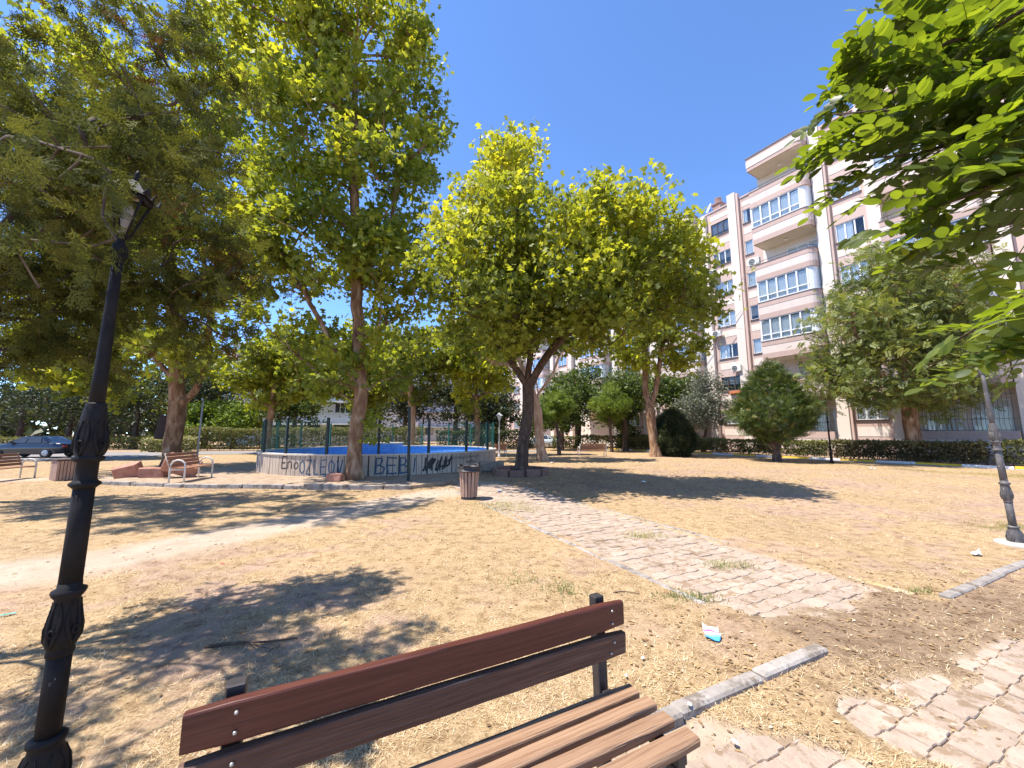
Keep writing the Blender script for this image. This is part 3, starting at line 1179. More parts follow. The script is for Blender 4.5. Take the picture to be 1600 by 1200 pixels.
# ground floor of the projecting part: striped base wall, windows behind iron grilles
for (a, b, D) in ((-14.85, -11.0, 31.5), (-7.5, -3.5, 31.5)):
    for (z0, z1, m, o, nm) in ((0.1, .55, M_PINKD, 0, 'base_wall'), (.55, 1.25, M_LIGHTPINK, .015, 'stripe'), (1.25, 1.72, M_PINKD, 0, 'base_wall')):
        mb = MB()
        lb(mb, a, b, D + o, D + .2, z0, z1)
        mb.build(nm, m, bld)
    gr = MB()
    n = 26
    for i in range(n):
        s = a + .1 + (b - a - .2) * i / (n - 1)
        pts = []
        for q in range(7):
            u = q / 6
            z = 1.74 + (zk(1) - 1.36 - 1.74) * u
            bul = .28 * math.exp(-((u - .2) / .16) ** 2)
            pts.append((s - S0, D - D0 + .08 - bul, z))
        gr.tube(pts, .011, 4, cap=False)
    for z in (1.76, 2.35, 3.6):
        gr.tube([(a - S0, D - D0 + .07, z), (b - S0, D - D0 + .07, z)], .014, 4)
    gr.build('iron_grille', M_RAIL, bld)
    window(a + .4, a + 1.9, 1.75, 3.4, 32.92, 2, None, 7, 'curtain')
    window(a + 2.3, b - .3, 1.2, 3.4, 32.92, 1, None, 8, 'half')
for (a, b, z0, z1, D) in ((-10.05, -8.42, 17.75 + .7, 19.05, 32.28), (-2.3, -.6, 2.45, 3.75, 32.28), (-10.02, -8.45, 2.45, 3.75, 32.28)):
    gr = MB()
    for i in range(12):
        s = a + (b - a) * i / 11
        gr.tube([(s - S0, D - D0 - .06, z0), (s - S0, D - D0 - .06, z1)], .01, 4)
    for z in (z0, (z0 + z1) / 2, z1):
        gr.tube([(a - S0, D - D0 - .06, z), (b - S0, D - D0 - .06, z)], .012, 4)
    gr.build('iron_grille', M_RAIL, bld)
# rain pipe by the first pilaster
dp = MB()
dp.tube([(-21.9 - S0, 35.38 - D0, 0.2), (-21.9 - S0, 35.38 - D0, 23.2)], .06, 8)
dp.build('rain_pipe', M_PVC, bld)

# ---- air conditioners fixed to the building: things of their own
M_ACW = surf('ac_white', [(0.66, 0.65, 0.62), (0.74, 0.73, 0.70)], rough=0.5, scale=3, spec=0.4)
M_ACG = surf('ac_grille', [(0.10, 0.10, 0.10), (0.17, 0.17, 0.17)], rough=0.6, scale=5)


def ac_mesh_parts():
    c = MB()
    c.cbox(-.42, .42, -.16, .16, .0, .58, .02)
    g = MB()
    Mr = Matrix.Translation((-.12, -.165, .3)) @ Matrix.Rotation(R(90), 4, 'X')
    g.lathe([(.24, 0), (.245, .012), (.2, .016), (.19, .006), (.05, .006), (.045, .02), (.01, .02)], 20, M=Mr)
    b = MB()
    for x in (-.3, .3):
        b.tube([(x, .30, -.03), (x, -.14, -.03)], .018, 5)
        b.tube([(x, .30, -.3), (x, -.12, -.04)], .014, 5)
    return c.mesh('casing', M_ACW), g.mesh('fan_grille', M_ACG), b.mesh('bracket', M_RAIL)


acm = ac_mesh_parts()
for (s, D, z, lab) in ((-20.6, 35.15, 16.05 + .75, 'white air conditioner under the second window from the roof, left window column'),
                       (-20.55, 35.15, 10.0 + .7, 'white air conditioner under the fourth storey window, left window column'),
                       (-18.95, 35.12, 6.55 + .6, 'white air conditioner at the right edge of the left window column, above the olive tree'),
                       (-15.25, 32.0, 15.05, 'white air conditioner hanging beside the open balcony below the upper glazed one'),
                       (-15.25, 32.0, 6.1, 'white air conditioner beside the lowest glazed balcony of the main stack'),
                       (-17.3, 35.1, 1.25, 'white air conditioner low on the wall behind the cypress trunk')):
    x, y = fw(s, D)
    t = thing('air_conditioner', lab, 'air conditioner', (x, y, z), FANG, 'air conditioners on the pink building')
    put('casing', acm[0], t)
    put('fan_grille', acm[1], t)
    put('bracket', acm[2], t)
# laundry-size orange planter under a lower window
x, y = fw(-19.4, 35.35)
pb = MB()
pb.cbox(-.5, .5, -.13, .13, 0, .24, .02)
tag(pb.build('window_box', surf('orange_plastic', [(0.5, 0.14, 0.05), (0.6, 0.2, 0.08)], rough=.6, scale=4), None, (x, y, zk(1) - .28), (0, 0, FANG)), 'orange window box on the pink wall above the olive tree', 'planter')
x, y = fw(-20.9, 36.0)
t = thing('satellite_dish', 'white satellite dish at the roof edge beside the brick chimney', 'satellite dish', (x, y, 23.5), FANG)
d = MB()
Mr = Matrix.Translation((0, 0, .75)) @ Matrix.Rotation(R(-60), 4, 'Y') @ Matrix.Rotation(R(50), 4, 'X')
d.lathe([(.02, 0), (.25, .03), (.45, .12), (.47, .13), (.45, .14), (.25, .05), (.02, .02)], 20, cap=False, M=Mr)
d.build('dish', M_PVC, t)
d = MB()
d.tube([(0, 0, 0), (0, 0, .75)], .03, 6)
d.build('mast', M_RAIL, t)
x, y = fw(-11.3, 31.7)
t = thing('satellite_dish', 'white satellite dish on the top balcony of the main stack', 'satellite dish', (x, y, zk(6) + .04), FANG)
d = MB()
Mr = Matrix.Translation((0, 0, .85)) @ Matrix.Rotation(R(60), 4, 'X') @ Matrix.Rotation(R(20), 4, 'Y')
d.lathe([(.02, 0), (.25, .03), (.42, .12), (.44, .13), (.42, .14), (.25, .05), (.02, .02)], 20, cap=False, M=Mr)
d.build('dish', M_PVC, t)
d = MB()
d.tube([(0, 0, 0), (0, 0, .85)], .025, 6)
d.build('mast', M_RAIL, t)


def cable(p, q, sag, r, lab):
    mb = MB()
    p, q = Vector(p), Vector(q)
    pts = []
    for i in range(15):
        u = i / 14
        c = p.lerp(q, u)
        c.z -= sag * 4 * u * (1 - u)
        pts.append(c)
    mb.tube(pts, r, 4, cap=False)
    tag(mb.build('overhead_cable', surf('cable_grey', [(0.3, 0.28, 0.27), (0.4, 0.38, 0.36)], rough=.7)), lab, 'cable', 'cables on the pink building')


cable((*fw(-24, 34.2), 9.2), (*fw(-14.9, 31.3), 15.0), .25, .018, 'thin grey cable rising from the lower left balconies to the open balcony')
cable((*fw(-21.7, 35.05), 13.2), (*fw(-14.9, 31.3), 9.6), .5, .018, 'thin grey cable sagging down across the window columns')
cable((*fw(-25.5, 34.2), 7.0), (*fw(-18.1, 35.05), 12.6), .2, .022, 'pale cable crossing in front of the far glazed balconies')

# ---- white building far behind the pool, and a second one behind the hedge
def far_block(label, loc, rz, w, dpt, h, floors, cols, mat, seed):
    t = thing('apartment_building', label, 'building', loc, rz)
    m = MB()
    m.box(-w / 2, w / 2, 0, dpt, 0, h)
    m.build('wall', mat, t)
    m = MB()
    m.box(-w / 2 - .3, w / 2 + .3, -.3, dpt + .3, h + .002, h + .3)
    m.build('roof', M_CREAM, t)
    rg = random.Random(seed)
    for f in range(floors):
        for c in range(cols):
            x = -w / 2 + w * (c + .5) / cols
            z = 1.3 + f * 2.9
            ww = 1.5
            fr = MB()
            for (a, b, c0, d0) in ((x - ww, x + ww, z, z + .09), (x - ww, x + ww, z + 1.36, z + 1.45)):
                fr.box(a, b, -.06, .05, c0, d0)
            for xx in np.linspace(x - ww, x + ww, 5):
                fr.box(xx - .05, xx + .05, -.055, .045, z + .09, z + 1.36)
            wdw = fr.build('window', M_DARKFRAME if f == 0 else M_PVC, t)
            for q in range(4):
                g = MB()
                g.box(x - ww + ww * q / 2 + .05, x - ww + ww * (q + 1) / 2 - .05, -.02, -.012, z + .09, z + 1.36)
                g.build('pane', M_BLIND if rg.random() < .4 else M_UNLIT, wdw)
        if f:
            b = MB()
            b.box(-w / 2, w / 2, -.9, -.001, f * 2.9 - .2, f * 2.9)
            b.box(-w / 2, -w / 2 + w * .45, -.9, -.8, f * 2.9 + .001, f * 2.9 + .95)
            b.build('balcony', mat, t)
    return t


far_block('white apartment block behind the hedge left of the pool', (-29.5, 52, 0), R(-8), 20, 10, 14, 5, 4, surf('white_render', [(0.64, 0.66, 0.70), (0.74, 0.76, 0.8)], rough=.85, scale=1), 3)
far_block('pale grey block far behind the trees beyond the pool', (-17, 76, 0), R(4), 26, 10, 16, 5, 5, surf('grey_render', [(0.5, 0.5, 0.52), (0.6, 0.6, 0.62)], rough=.85, scale=1), 4)
# ------------------------------------------------------------ trees and shrubs
def norm(a):
    return a / np.maximum(np.linalg.norm(a, axis=-1, keepdims=True), 1e-9)


def fan(outline_, centre, fold=0.12):
    """flat leaf from an outline, folded along its midrib"""
    V = [centre] + list(outline_)
    V = np.array([(x, y, -fold * abs(x)) for x, y in V])
    n = len(outline_)
    F = np.array([(0, 1 + i, 1 + (i + 1) % n) for i in range(n)])
    return V, F


PLANE = fan([(0, 0), (.22, .10), (.52, .05), (.40, .34), (.58, .60), (.27, .58), (0, 1.0), (-.27, .58), (-.58, .60), (-.40, .34), (-.52, .05), (-.22, .10)], (0, .36))
PLANE8 = fan([(0, 0), (.56, .02), (.17, .36), (.62, .72), (0, 1.12), (-.62, .72), (-.17, .36), (-.56, .02)], (0, .42), .25)
OVAL = fan([(0, 0), (.22, .25), (.26, .55), (0, 1.0), (-.26, .55), (-.22, .25)], (0, .45))
KITE = (np.array([(0, 0, 0), (.28, .45, -.06), (0, 1, 0), (-.28, .45, -.06)], float), np.array([(0, 1, 2), (0, 2, 3)]))


def merge(parts):
    V, F, o = [], [], 0
    for v, f in parts:
        V.append(v)
        F.append(f + o)
        o += len(v)
    return np.concatenate(V), np.concatenate(F)


def xf(tpl, ang, pos, s, tilt=0.0):
    v, f = tpl
    c, sn = math.cos(ang), math.sin(ang)
    w = v * s
    x = w[:, 0] * c - w[:, 1] * sn
    y = w[:, 0] * sn + w[:, 1] * c
    return np.stack([x + pos[0], y + pos[1], w[:, 2] + pos[2] + tilt * np.hypot(x, y)], 1), f


def pinnate(n=4, leaf=.3, tpl=None):
    tpl = tpl if tpl is not None else KITE
    ps = []
    for i in range(n):
        y = .15 + .75 * i / n
        for s in (-1, 1):
            ps.append(xf(tpl, -s * 1.05, (0, y, 0), leaf, -.15))
    ps.append(xf(tpl, 0, (0, .88, 0), leaf))
    return merge(ps)


ASHLEAF = pinnate(4, .34)


def tri(a, b, w):
    a, b = np.array(a, float), np.array(b, float)
    d = b - a
    p = np.array([-d[1], d[0], 0])
    p = p / max(np.linalg.norm(p), 1e-9) * w
    return np.array([a - p, a + p, b]), np.array([(0, 1, 2)])


def conifer_spray(seed, n=7, dens=2):
    rg = random.Random(seed)
    ps = [tri((0, 0, 0), (0, 1, 0), .018)]
    for i in range(n):
        y = .1 + .85 * i / n
        for s in (-1, 1):
            L = .42 * (1 - .6 * i / n) * rg.uniform(.7, 1.2)
            a = rg.uniform(.6, 1.0)
            e = (s * L * math.sin(a), y + L * math.cos(a), rg.uniform(-.10, .06))
            ps.append(tri((0, y, 0), e, .028))
            for q in range(dens):
                u = (q + .6) / dens
                p = (e[0] * u, y + (e[1] - y) * u, e[2] * u)
                for s2 in (-1, 1):
                    a2 = a * s + s2 * rg.uniform(.4, .8)
                    L2 = L * .42 * (1.15 - u * .5)
                    ps.append(tri(p, (p[0] + L2 * math.sin(a2), p[1] + L2 * math.cos(a2), p[2] + rg.uniform(-.05, .05)), .028))
    return merge(ps)


SPRAYS = [conifer_spray(k) for k in range(3)]
LIGHTSPRAY = conifer_spray(9, 5, 1)
TUFT = merge([tri((0, 0, 0), (.5 * math.cos(a), .5 * math.sin(a) + .45, .35 * math.sin(3 * a)), .05) for a in np.linspace(0, 6.28, 9)[:-1]])


def scatter(pos, tpl, size, rg, up=0.8, tint=None, hang=None, smin=.6):
    """copies of a leaf template at pos with random bearing; 'up' biases the leaf faces skywards, hang biases the leaf axis"""
    n = len(pos)
    nv = norm(rg.normal(size=(n, 3)) + np.array([0, 0, up]))
    ax = rg.normal(size=(n, 3))
    if hang is not None:
        ax = ax * .6 + hang
    ax = norm(ax - nv * np.sum(ax * nv, 1, keepdims=True))
    sx = np.cross(ax, nv)
    s = size * (smin + (1.4 - smin) * rg.random(n))
    v, f = tpl
    V = (v[None, :, 0, None] * sx[:, None, :] + v[None, :, 1, None] * ax[:, None, :] + v[None, :, 2, None] * nv[:, None, :]) * s[:, None, None] + pos[:, None, :]
    F = (f[None] + (np.arange(n) * len(v))[:, None, None]).reshape(-1, f.shape[1])
    t = np.repeat(tint if tint is not None else rg.random(n), len(v))
    return V.reshape(-1, 3), F, t


def cat3(lst):
    V, F, T, o = [], [], [], 0
    for v, f, t in lst:
        V.append(v)
        F.append(f + o)
        T.append(t)
        o += len(v)
    return np.concatenate(V), np.concatenate(F), np.concatenate(T)


def in_ellipsoids(ells, n, rg, shell=0.45):
    vol = np.array([e[3] * e[4] * e[5] for e in ells]) ** .8
    k = rg.choice(len(ells), n, p=vol / vol.sum())
    E = np.array(ells)[k]
    d = norm(rg.normal(size=(n, 3)))
    r = (shell + (1 - shell) * rg.random(n)) ** .6
    return E[:, :3] + d * E[:, 3:6] * r[:, None]


def grow(trunks, clumps, base_r, rg, twig=.012, seg=.45, min_z=1.2):
    """skeleton: given trunk/limb polylines, then a bough to every leaf clump; radii thicken by what each carries"""
    P, par = [], []
    for pl in trunks:
        pl = [np.array(p, float) for p in pl]
        prev = -1
        if P:
            dd = np.linalg.norm(np.array(P) - pl[0], axis=1)
            prev = int(dd.argmin())
            pts = pl[1:] if dd.min() < .05 else pl
        else:
            P.append(pl[0])
            par.append(-1)
            prev = 0
            pts = pl[1:]
        for q in pts:
            a = P[prev]
            k = max(1, int(np.linalg.norm(q - a) / seg))
            for i in range(1, k + 1):
                P.append(a + (q - a) * i / k + rg.normal(0, .018, 3) * (i < k))
                par.append(prev)
                prev = len(P) - 1
    tips = []
    ntr = len(P)
    A = np.array(P)
    order = np.argsort([np.linalg.norm(A - c, axis=1).min() for c in clumps])
    for ci in order:
        c = clumps[ci]
        A = np.array(P)
        dv = c - A
        dist = np.linalg.norm(dv, axis=1)
        cost = dist + 1.6 * np.maximum(0, .35 * dist - dv[:, 2]) + 100 * (A[:, 2] < min_z)
        j = int(cost.argmin())
        a = A[j]
        L = dist[j]
        k = max(2, int(L / seg))
        pd = a - A[par[j]] if par[j] >= 0 else np.array([0, 0, 1.])
        ctrl = a + norm(pd[None])[0] * L * .35 + (c - a) * .15
        prev = j
        for i in range(1, k + 1):
            u = i / k
            q = (1 - u) ** 2 * a + 2 * u * (1 - u) * ctrl + u * u * c + rg.normal(0, .03, 3) * (i < k) * min(1, L)
            P.append(q)
            par.append(prev)
            prev = len(P) - 1
        tips.append(prev)
    n = len(P)
    cnt = np.zeros(n)
    for t in tips:
        cnt[t] += 1
    for i in range(n - 1, 0, -1):
        if par[i] >= 0:
            cnt[par[i]] += max(cnt[i], .5 if i < ntr else 0)
    ex = math.log(max(base_r / twig, 1.5)) / math.log(max(cnt[0], 2))
    rad = twig * np.maximum(cnt, 1) ** ex
    kids = [[] for _ in range(n)]
    for i in range(1, n):
        kids[par[i]].append(i)
    return np.array(P), par, rad, kids


def skeleton_mesh(sk, mat, sides=7, flare=1.5, name='trunk', roots=True):
    P, par, rad, kids = sk
    mb = MB()
    stack = [(0, None)]
    while stack:
        i, frm = stack.pop()
        pts, rr = [], []
        if frm is not None:
            pts.append(P[frm])
            rr.append(min(rad[frm] * .9, rad[i] * 1.15))
        cur = i
        while True:
            pts.append(P[cur])
            r = rad[cur]
            if roots:
                hgt = P[cur][2] - P[0][2]
                r *= 1 + (flare - 1) * math.exp(-hgt / .28)
            rr.append(r)
            ks = sorted(kids[cur], key=lambda q: -rad[q])
            if not ks:
                break
            for q in ks[1:]:
                stack.append((q, cur))
            cur = ks[0]
        if len(pts) > 1:
            big = max(rr)
            mb.tube(pts, rr, sides if big > .05 else (5 if big > .02 else 4), cap=False)
    return mb.mesh(name, mat)


def make_tree(name, label, cat, base, trunks, ells, nclump, nleaf, tpl, lsize, lmat, bark, base_r, seed, group=None, spread=.45, up=.7, shell=.5,
              twig=.012, sides=7, hang=None, tintf=None, min_z=1.2, squash=.75, crown_name='crown', extra=None):
    rg = np.random.default_rng(seed)
    b = np.array([base[0], base[1], 0.0])
    t = thing(name, label, cat, (base[0], base[1], base[2] if len(base) > 2 else 0), 0, group)
    bz = base[2] if len(base) > 2 else 0
    off = np.array([base[0], base[1], bz])
    cl = in_ellipsoids(ells, nclump, rg, shell)
    sk = grow(trunks, cl, base_r, rg, twig, min_z=min_z)
    P, par, rad, kids = sk
    sk = (P - off, par, rad, kids)
    put('trunk', skeleton_mesh(sk, bark, sides), t)
    w = rg.random(nclump) ** .7 + .35
    k = rg.choice(nclump, nleaf, p=w / w.sum())
    sp = spread * (.6 + .8 * rg.random(nclump))
    pos = cl[k] + np.clip(rg.normal(size=(nleaf, 3)), -1.6, 1.6) * sp[k][:, None] * np.array([1, 1, squash])
    if extra is not None:
        pos = np.concatenate([pos, extra])
        k = np.concatenate([k, rg.integers(0, nclump, len(extra))])
    ct = rg.random(nclump)
    tn = np.clip(.38 * rg.random(len(pos)) + .55 * ct[k] + (tintf(pos) if tintf else 0), 0, 1)
    tl = tpl if isinstance(tpl, list) else [tpl]
    pick = rg.integers(0, len(tl), len(pos))
    parts = []
    for q, tp in enumerate(tl):
        m = pick == q
        h = hang[m] if isinstance(hang, np.ndarray) and hang.ndim == 2 else hang
        parts.append(scatter(pos[m], tp, lsize, rg, up, tn[m], h))
    V, F, T = cat3(parts)
    stuff(put(crown_name, mesh_np(crown_name, V - off, F, lmat, T), t))
    return t


BARK_PLANE = barkmat('plane_bark', [(0.3, (0.10, 0.055, 0.034)), (0.45, (0.215, 0.118, 0.066)), (0.55, (0.31, 0.185, 0.105)), (0.7, (0.43, 0.31, 0.21))], 5)
BARK_DARK = barkmat('dark_bark', [(0.3, (0.06, 0.042, 0.033)), (0.55, (0.12, 0.08, 0.06)), (0.75, (0.2, 0.14, 0.1))], 9)
BARK_PALE = barkmat('pale_plane_bark', [(0.3, (0.28, 0.15, 0.085)), (0.5, (0.44, 0.27, 0.165)), (0.7, (0.55, 0.41, 0.30))], 6, .35)
L_PLANE = leafmat('plane_leaf', [(0, (0.11, 0.13, 0.027)), (0.35, (0.21, 0.245, 0.042)), (0.65, (0.34, 0.365, 0.052)), (0.92, (0.46, 0.45, 0.055)), (1, (0.58, 0.52, 0.06))], trans=.55, tint=(1.5, 1.42, .5))
L_GREEN = leafmat('green_leaf', [(0, (0.035, 0.06, 0.014)), (0.5, (0.085, 0.125, 0.03)), (1, (0.17, 0.21, 0.05))], trans=.4)
L_DARK = leafmat('dark_leaf', [(0, (0.018, 0.026, 0.012)), (0.5, (0.04, 0.055, 0.02)), (1, (0.085, 0.10, 0.035))], trans=.3)
L_ASH = leafmat('ash_leaf', [(0, (0.075, 0.10, 0.028)), (0.5, (0.19, 0.225, 0.062)), (1, (0.36, 0.36, 0.105))], trans=.45)
L_BRIGHT = leafmat('bright_leaf', [(0, (0.09, 0.14, 0.02)), (0.5, (0.17, 0.24, 0.035)), (1, (0.28, 0.34, 0.06))], trans=.42)
L_OLIVE = leafmat('olive_leaf', [(0, (0.10, 0.115, 0.075)), (0.5, (0.20, 0.215, 0.155)), (1, (0.33, 0.34, 0.26))], trans=.25, tint=(1, 1, .8))
L_CON = leafmat('juniper_leaf', [(0, (0.16, 0.06, 0.03)), (0.10, (0.17, 0.08, 0.04)), (0.16, (0.05, 0.058, 0.016)), (0.55, (0.09, 0.10, 0.027)), (1, (0.16, 0.165, 0.045))], trans=.35, tint=(1.2, 1.15, .55), rough=.8, spec=.08)
L_CYP = leafmat('cypress_leaf', [(0, (0.03, 0.055, 0.012)), (0.5, (0.08, 0.12, 0.022)), (0.93, (0.15, 0.19, 0.04)), (1, (0.28, 0.21, 0.07))], trans=.25)
L_HEDGE = leafmat('hedge_leaf', [(0, (0.06, 0.066, 0.022)), (0.5, (0.15, 0.16, 0.05)), (1, (0.28, 0.26, 0.10))], trans=.3)
L_BROWNHEDGE = leafmat('shaded_hedge_leaf', [(0, (0.06, 0.05, 0.025)), (0.5, (0.13, 0.11, 0.05)), (1, (0.22, 0.2, 0.08))], trans=.25)  # darker brown leaf tones carry the shade of the ash tree

# --- the tall plane tree in front of the pool
T1E = [(-6.58, 14.0, 17.0, 3.1, 3.0, 3.3), (-8.88, 13.6, 17.6, 2.5, 3, 2.9), (-4.3, 14.0, 13.4, 1.75, 2.4, 2.3), (-5.14, 13.6, 10.4, 2.2, 2.7, 2.2), (-8.0, 13.4, 12.9, 2.4, 2.8, 2.5), (-6.8, 13.4, 7.9, 2.6, 2.7, 2.1),
       (-4.4, 13.8, 7.2, 1.6, 2.3, 1.9), (-7.7, 13.2, 5.3, 1.6, 2.2, 1.3), (-4.5, 13.6, 4.6, 1.5, 1.8, 1.4), (-6.3, 13.2, 3.8, 1.4, 1.5, .9), (-4.55, 13.1, 2.3, .55, .5, .75), (-4.5, 14.2, 18.8, 1.6, 2.1, 1.8), (-8.6, 13.0, 8.7, 1.3, 2.2, 2.1)]
make_tree('plane_tree', 'tall plane tree with yellow green crown standing in front of the round pool', 'tree', (-5.2, 12.95, .1),
          [[(-5.2, 12.95, .1), (-5.22, 12.97, 1.4), (-5.12, 13.0, 2.8), (-5.3, 13.1, 4.2), (-5.6, 13.3, 7), (-6.0, 13.5, 11), (-6.3, 13.7, 16), (-6.4, 13.8, 20)],
           [(-5.12, 13.0, 2.8), (-5.5, 12.9, 3.6), (-6.4, 12.9, 5.0), (-7.6, 13.1, 7.0)], [(-5.6, 13.3, 7), (-4.6, 13.7, 9.5), (-4.3, 13.9, 13)]],
          T1E, 500, 30000, PLANE8, .162, L_PLANE, BARK_PLANE, .235, 21, 'plane trees in the park', spread=.33, shell=.3)

# --- the plane tree with the dark leaning trunk, whose crown reaches towards the camera
T2E = [(-.2, 12.6, 10.6, 1.15, 1.9, 1.35), (-.65, 12.4, 8.2, 1.7, 2.6, 1.9), (1.5, 12.0, 7.5, 1.7, 2.7, 1.35), (3.25, 11.7, 8.35, 1.45, 2.2, 1.25), (3.9, 11.2, 6.8, 1.8, 2.5, 1.35), (5.0, 11.2, 5.5, .95, 1.6, .85),
       (1.6, 11.7, 5.9, 2.0, 2.8, 1.3), (-.65, 12.8, 5.6, 1.7, 2.3, 1.3), (3.2, 11.7, 4.9, 1.4, 1.9, .75), (.6, 12.8, 4.7, 1.45, 1.8, .6), (-1.5, 10.6, 6.6, 1.2, 1.7, 1.2), (-.7, 10.3, 5.1, 1.2, 1.5, .7)]
make_tree('plane_tree', 'plane tree with a dark leaning trunk in a brick ring right of the litter bin', 'tree', (.34, 15.5),
          [[(.34, 15.5, 0), (.42, 15.4, 1.0), (.62, 15.1, 2.4), (.62, 14.9, 3.4), (.7, 14.3, 4.9), (.8, 13.4, 6.5), (.5, 12.8, 9.0), (0, 12.6, 11)],
           [(.62, 14.9, 3.4), (1.4, 14.2, 4.6), (2.6, 13.0, 5.8), (3.5, 11.9, 7.6)], [(.62, 14.9, 3.4), (-.2, 14.2, 4.5), (-.8, 13.2, 5.4), (-1.3, 11.4, 6.0)]],
          T2E, 430, 28500, PLANE8, .135, L_PLANE, BARK_DARK, .24, 22, 'plane trees in the park', spread=.36, shell=.25, tintf=lambda p: np.clip((p[:, 2] - 6.5) * .05, -.1, .2))

# --- pale trunk just behind it
make_tree('plane_tree', 'plane tree with a pale peeling forked trunk just behind the dark trunk', 'tree', (1.75, 22.6),
          [[(1.75, 22.6, 0), (1.6, 22.6, 1.2), (1.5, 22.6, 2.9), (1.55, 22.6, 3.9), (1.3, 22.6, 5.5), (.9, 22.7, 8)], [(1.55, 22.6, 3.9), (2.3, 22.5, 4.9), (3.1, 22.4, 6.8)], [(1.5, 22.6, 2.9), (1.0, 22.7, 4.6), (.2, 22.8, 6.5)]],
          [(-2.2, 23, 7.7, 2.2, 2.4, 2.2), (3.3, 22.5, 7.6, 1.9, 1.8, 1.2), (-.8, 23, 11, 2.2, 2.4, 2.3)], 90, 5000, PLANE8, .24, L_PLANE, BARK_PALE, .27, 23, 'plane trees in the park', min_z=4.5, tintf=lambda p: -.1 + 0 * p[:, 0])
# --- plane tree by the round bush
make_tree('plane_tree', 'plane tree with orange brown forked trunk beside the round dark bush', 'tree', (9.95, 27.0),
          [[(9.95, 27.0, 0), (9.85, 27, 1.5), (9.7, 27, 3.2), (9.45, 27, 4.6), (9.5, 26.9, 7.5), (9.6, 26.8, 12)], [(9.7, 27, 3.2), (10.1, 26.9, 4.5), (10.5, 26.7, 7), (11, 26.5, 10)]],
          [(10.6, 26.5, 10.6, 2.4, 2.4, 2.4), (9.5, 26.8, 7.8, 2.2, 2.2, 1.7), (11.9, 26.5, 7.7, 1.5, 1.8, 1.5), (9.3, 27, 13.6, 2.3, 2.3, 2.2)], 130, 7000, PLANE8, .25, L_PLANE, BARK_PLANE, .33, 24, 'plane trees in the park', min_z=4)
# --- left plane tree behind the slatted bench
T5E = [(-17.5, 17, 19.2, 3.7, 3.3, 3.7), (-14.5, 17, 14.7, 2.7, 2.8, 3), (-18.9, 17, 13, 3.2, 2.9, 3.2), (-14.6, 16.8, 9.1, 2.8, 2.8, 2.5), (-18.4, 16.6, 7.2, 2.4, 2.8, 2.1), (-15.7, 16.5, 5.0, 2.0, 2.2, 1.1), (-12.9, 16.6, 4.9, 1.5, 1.8, 1.0),
       (-22, 17, 18, 3.0, 2.8, 3.7), (-13.9, 17.4, 20.5, 1.9, 2.6, 2.5), (-12.9, 17, 9.8, 1.4, 2.3, 2.6)]
make_tree('plane_tree', 'plane tree with a forked brown trunk behind the leaning slatted bench', 'tree', (-14.9, 17.1),
          [[(-14.9, 17.1, 0), (-14.95, 17.1, 1.4), (-14.9, 17.1, 2.7), (-15.0, 17.0, 3.9), (-15.4, 17, 6.5), (-16, 17, 10), (-16.8, 17, 17)], [(-14.9, 17.1, 2.7), (-14.1, 17, 3.5), (-13.6, 16.9, 5.0), (-13.8, 16.9, 9)], [(-15.0, 17.0, 3.9), (-17, 16.8, 6), (-18.6, 16.8, 9)]],
          T5E, 320, 16000, PLANE8, .215, L_PLANE, BARK_PLANE, .34, 25, 'plane trees in the park', spread=.5, min_z=3.2)
make_tree('plane_tree', 'plane tree at the far left, seen between the lamp post and the black car', 'tree', (-27.6, 25.5),
          [[(-27.6, 25.5, 0), (-27.6, 25.5, 2), (-27.5, 25.4, 4), (-28, 25, 8)]],
          [(-30.1, 24.5, 6.6, 3, 2.6, 2.0), (-26.2, 24.3, 4.9, 1.8, 1.8, 1.3), (-27.9, 24.3, 8.2, 3, 2.7, 2.3)], 90, 4500, PLANE8, .3, L_PLANE, BARK_PLANE, .25, 26, 'plane trees in the park', min_z=2.5)
make_tree('plane_tree', 'slim plane tree with yellow leaves behind the right end of the pool', 'tree', (-2.5, 27.9),
          [[(-2.5, 27.9, 0), (-2.5, 28, 2), (-2.6, 28, 4), (-2.9, 28.3, 7)]],
          [(-2.7, 28.2, 5.3, 2.0, 1.8, 2.3), (-3.9, 28.2, 7.3, 2.2, 1.8, 2.3), (-1.5, 28.2, 7.3, 1.8, 1.8, 2.0)], 80, 4500, PLANE8, .26, L_PLANE, BARK_PLANE, .2, 27, 'plane trees in the park', min_z=2, tintf=lambda p: .08 + 0 * p[:, 0])
make_tree('plane_tree', 'dark crowned plane tree with grey trunk behind the middle of the pool', 'tree', (-7.2, 27.8),
          [[(-7.2, 27.8, 0), (-7.2, 27.8, 2), (-7.3, 27.9, 4), (-7.8, 28.2, 7.5)]],
          [(-7.7, 28.2, 5.6, 2.4, 2.3, 1.9), (-9.6, 28.2, 7.3, 2.8, 2.8, 2.2), (-5.9, 28.2, 8.3, 2.8, 2.8, 2.3)], 90, 5000, PLANE8, .26, L_PLANE, BARK_PALE, .26, 28, 'plane trees in the park', min_z=2, tintf=lambda p: -.25 + 0 * p[:, 0])

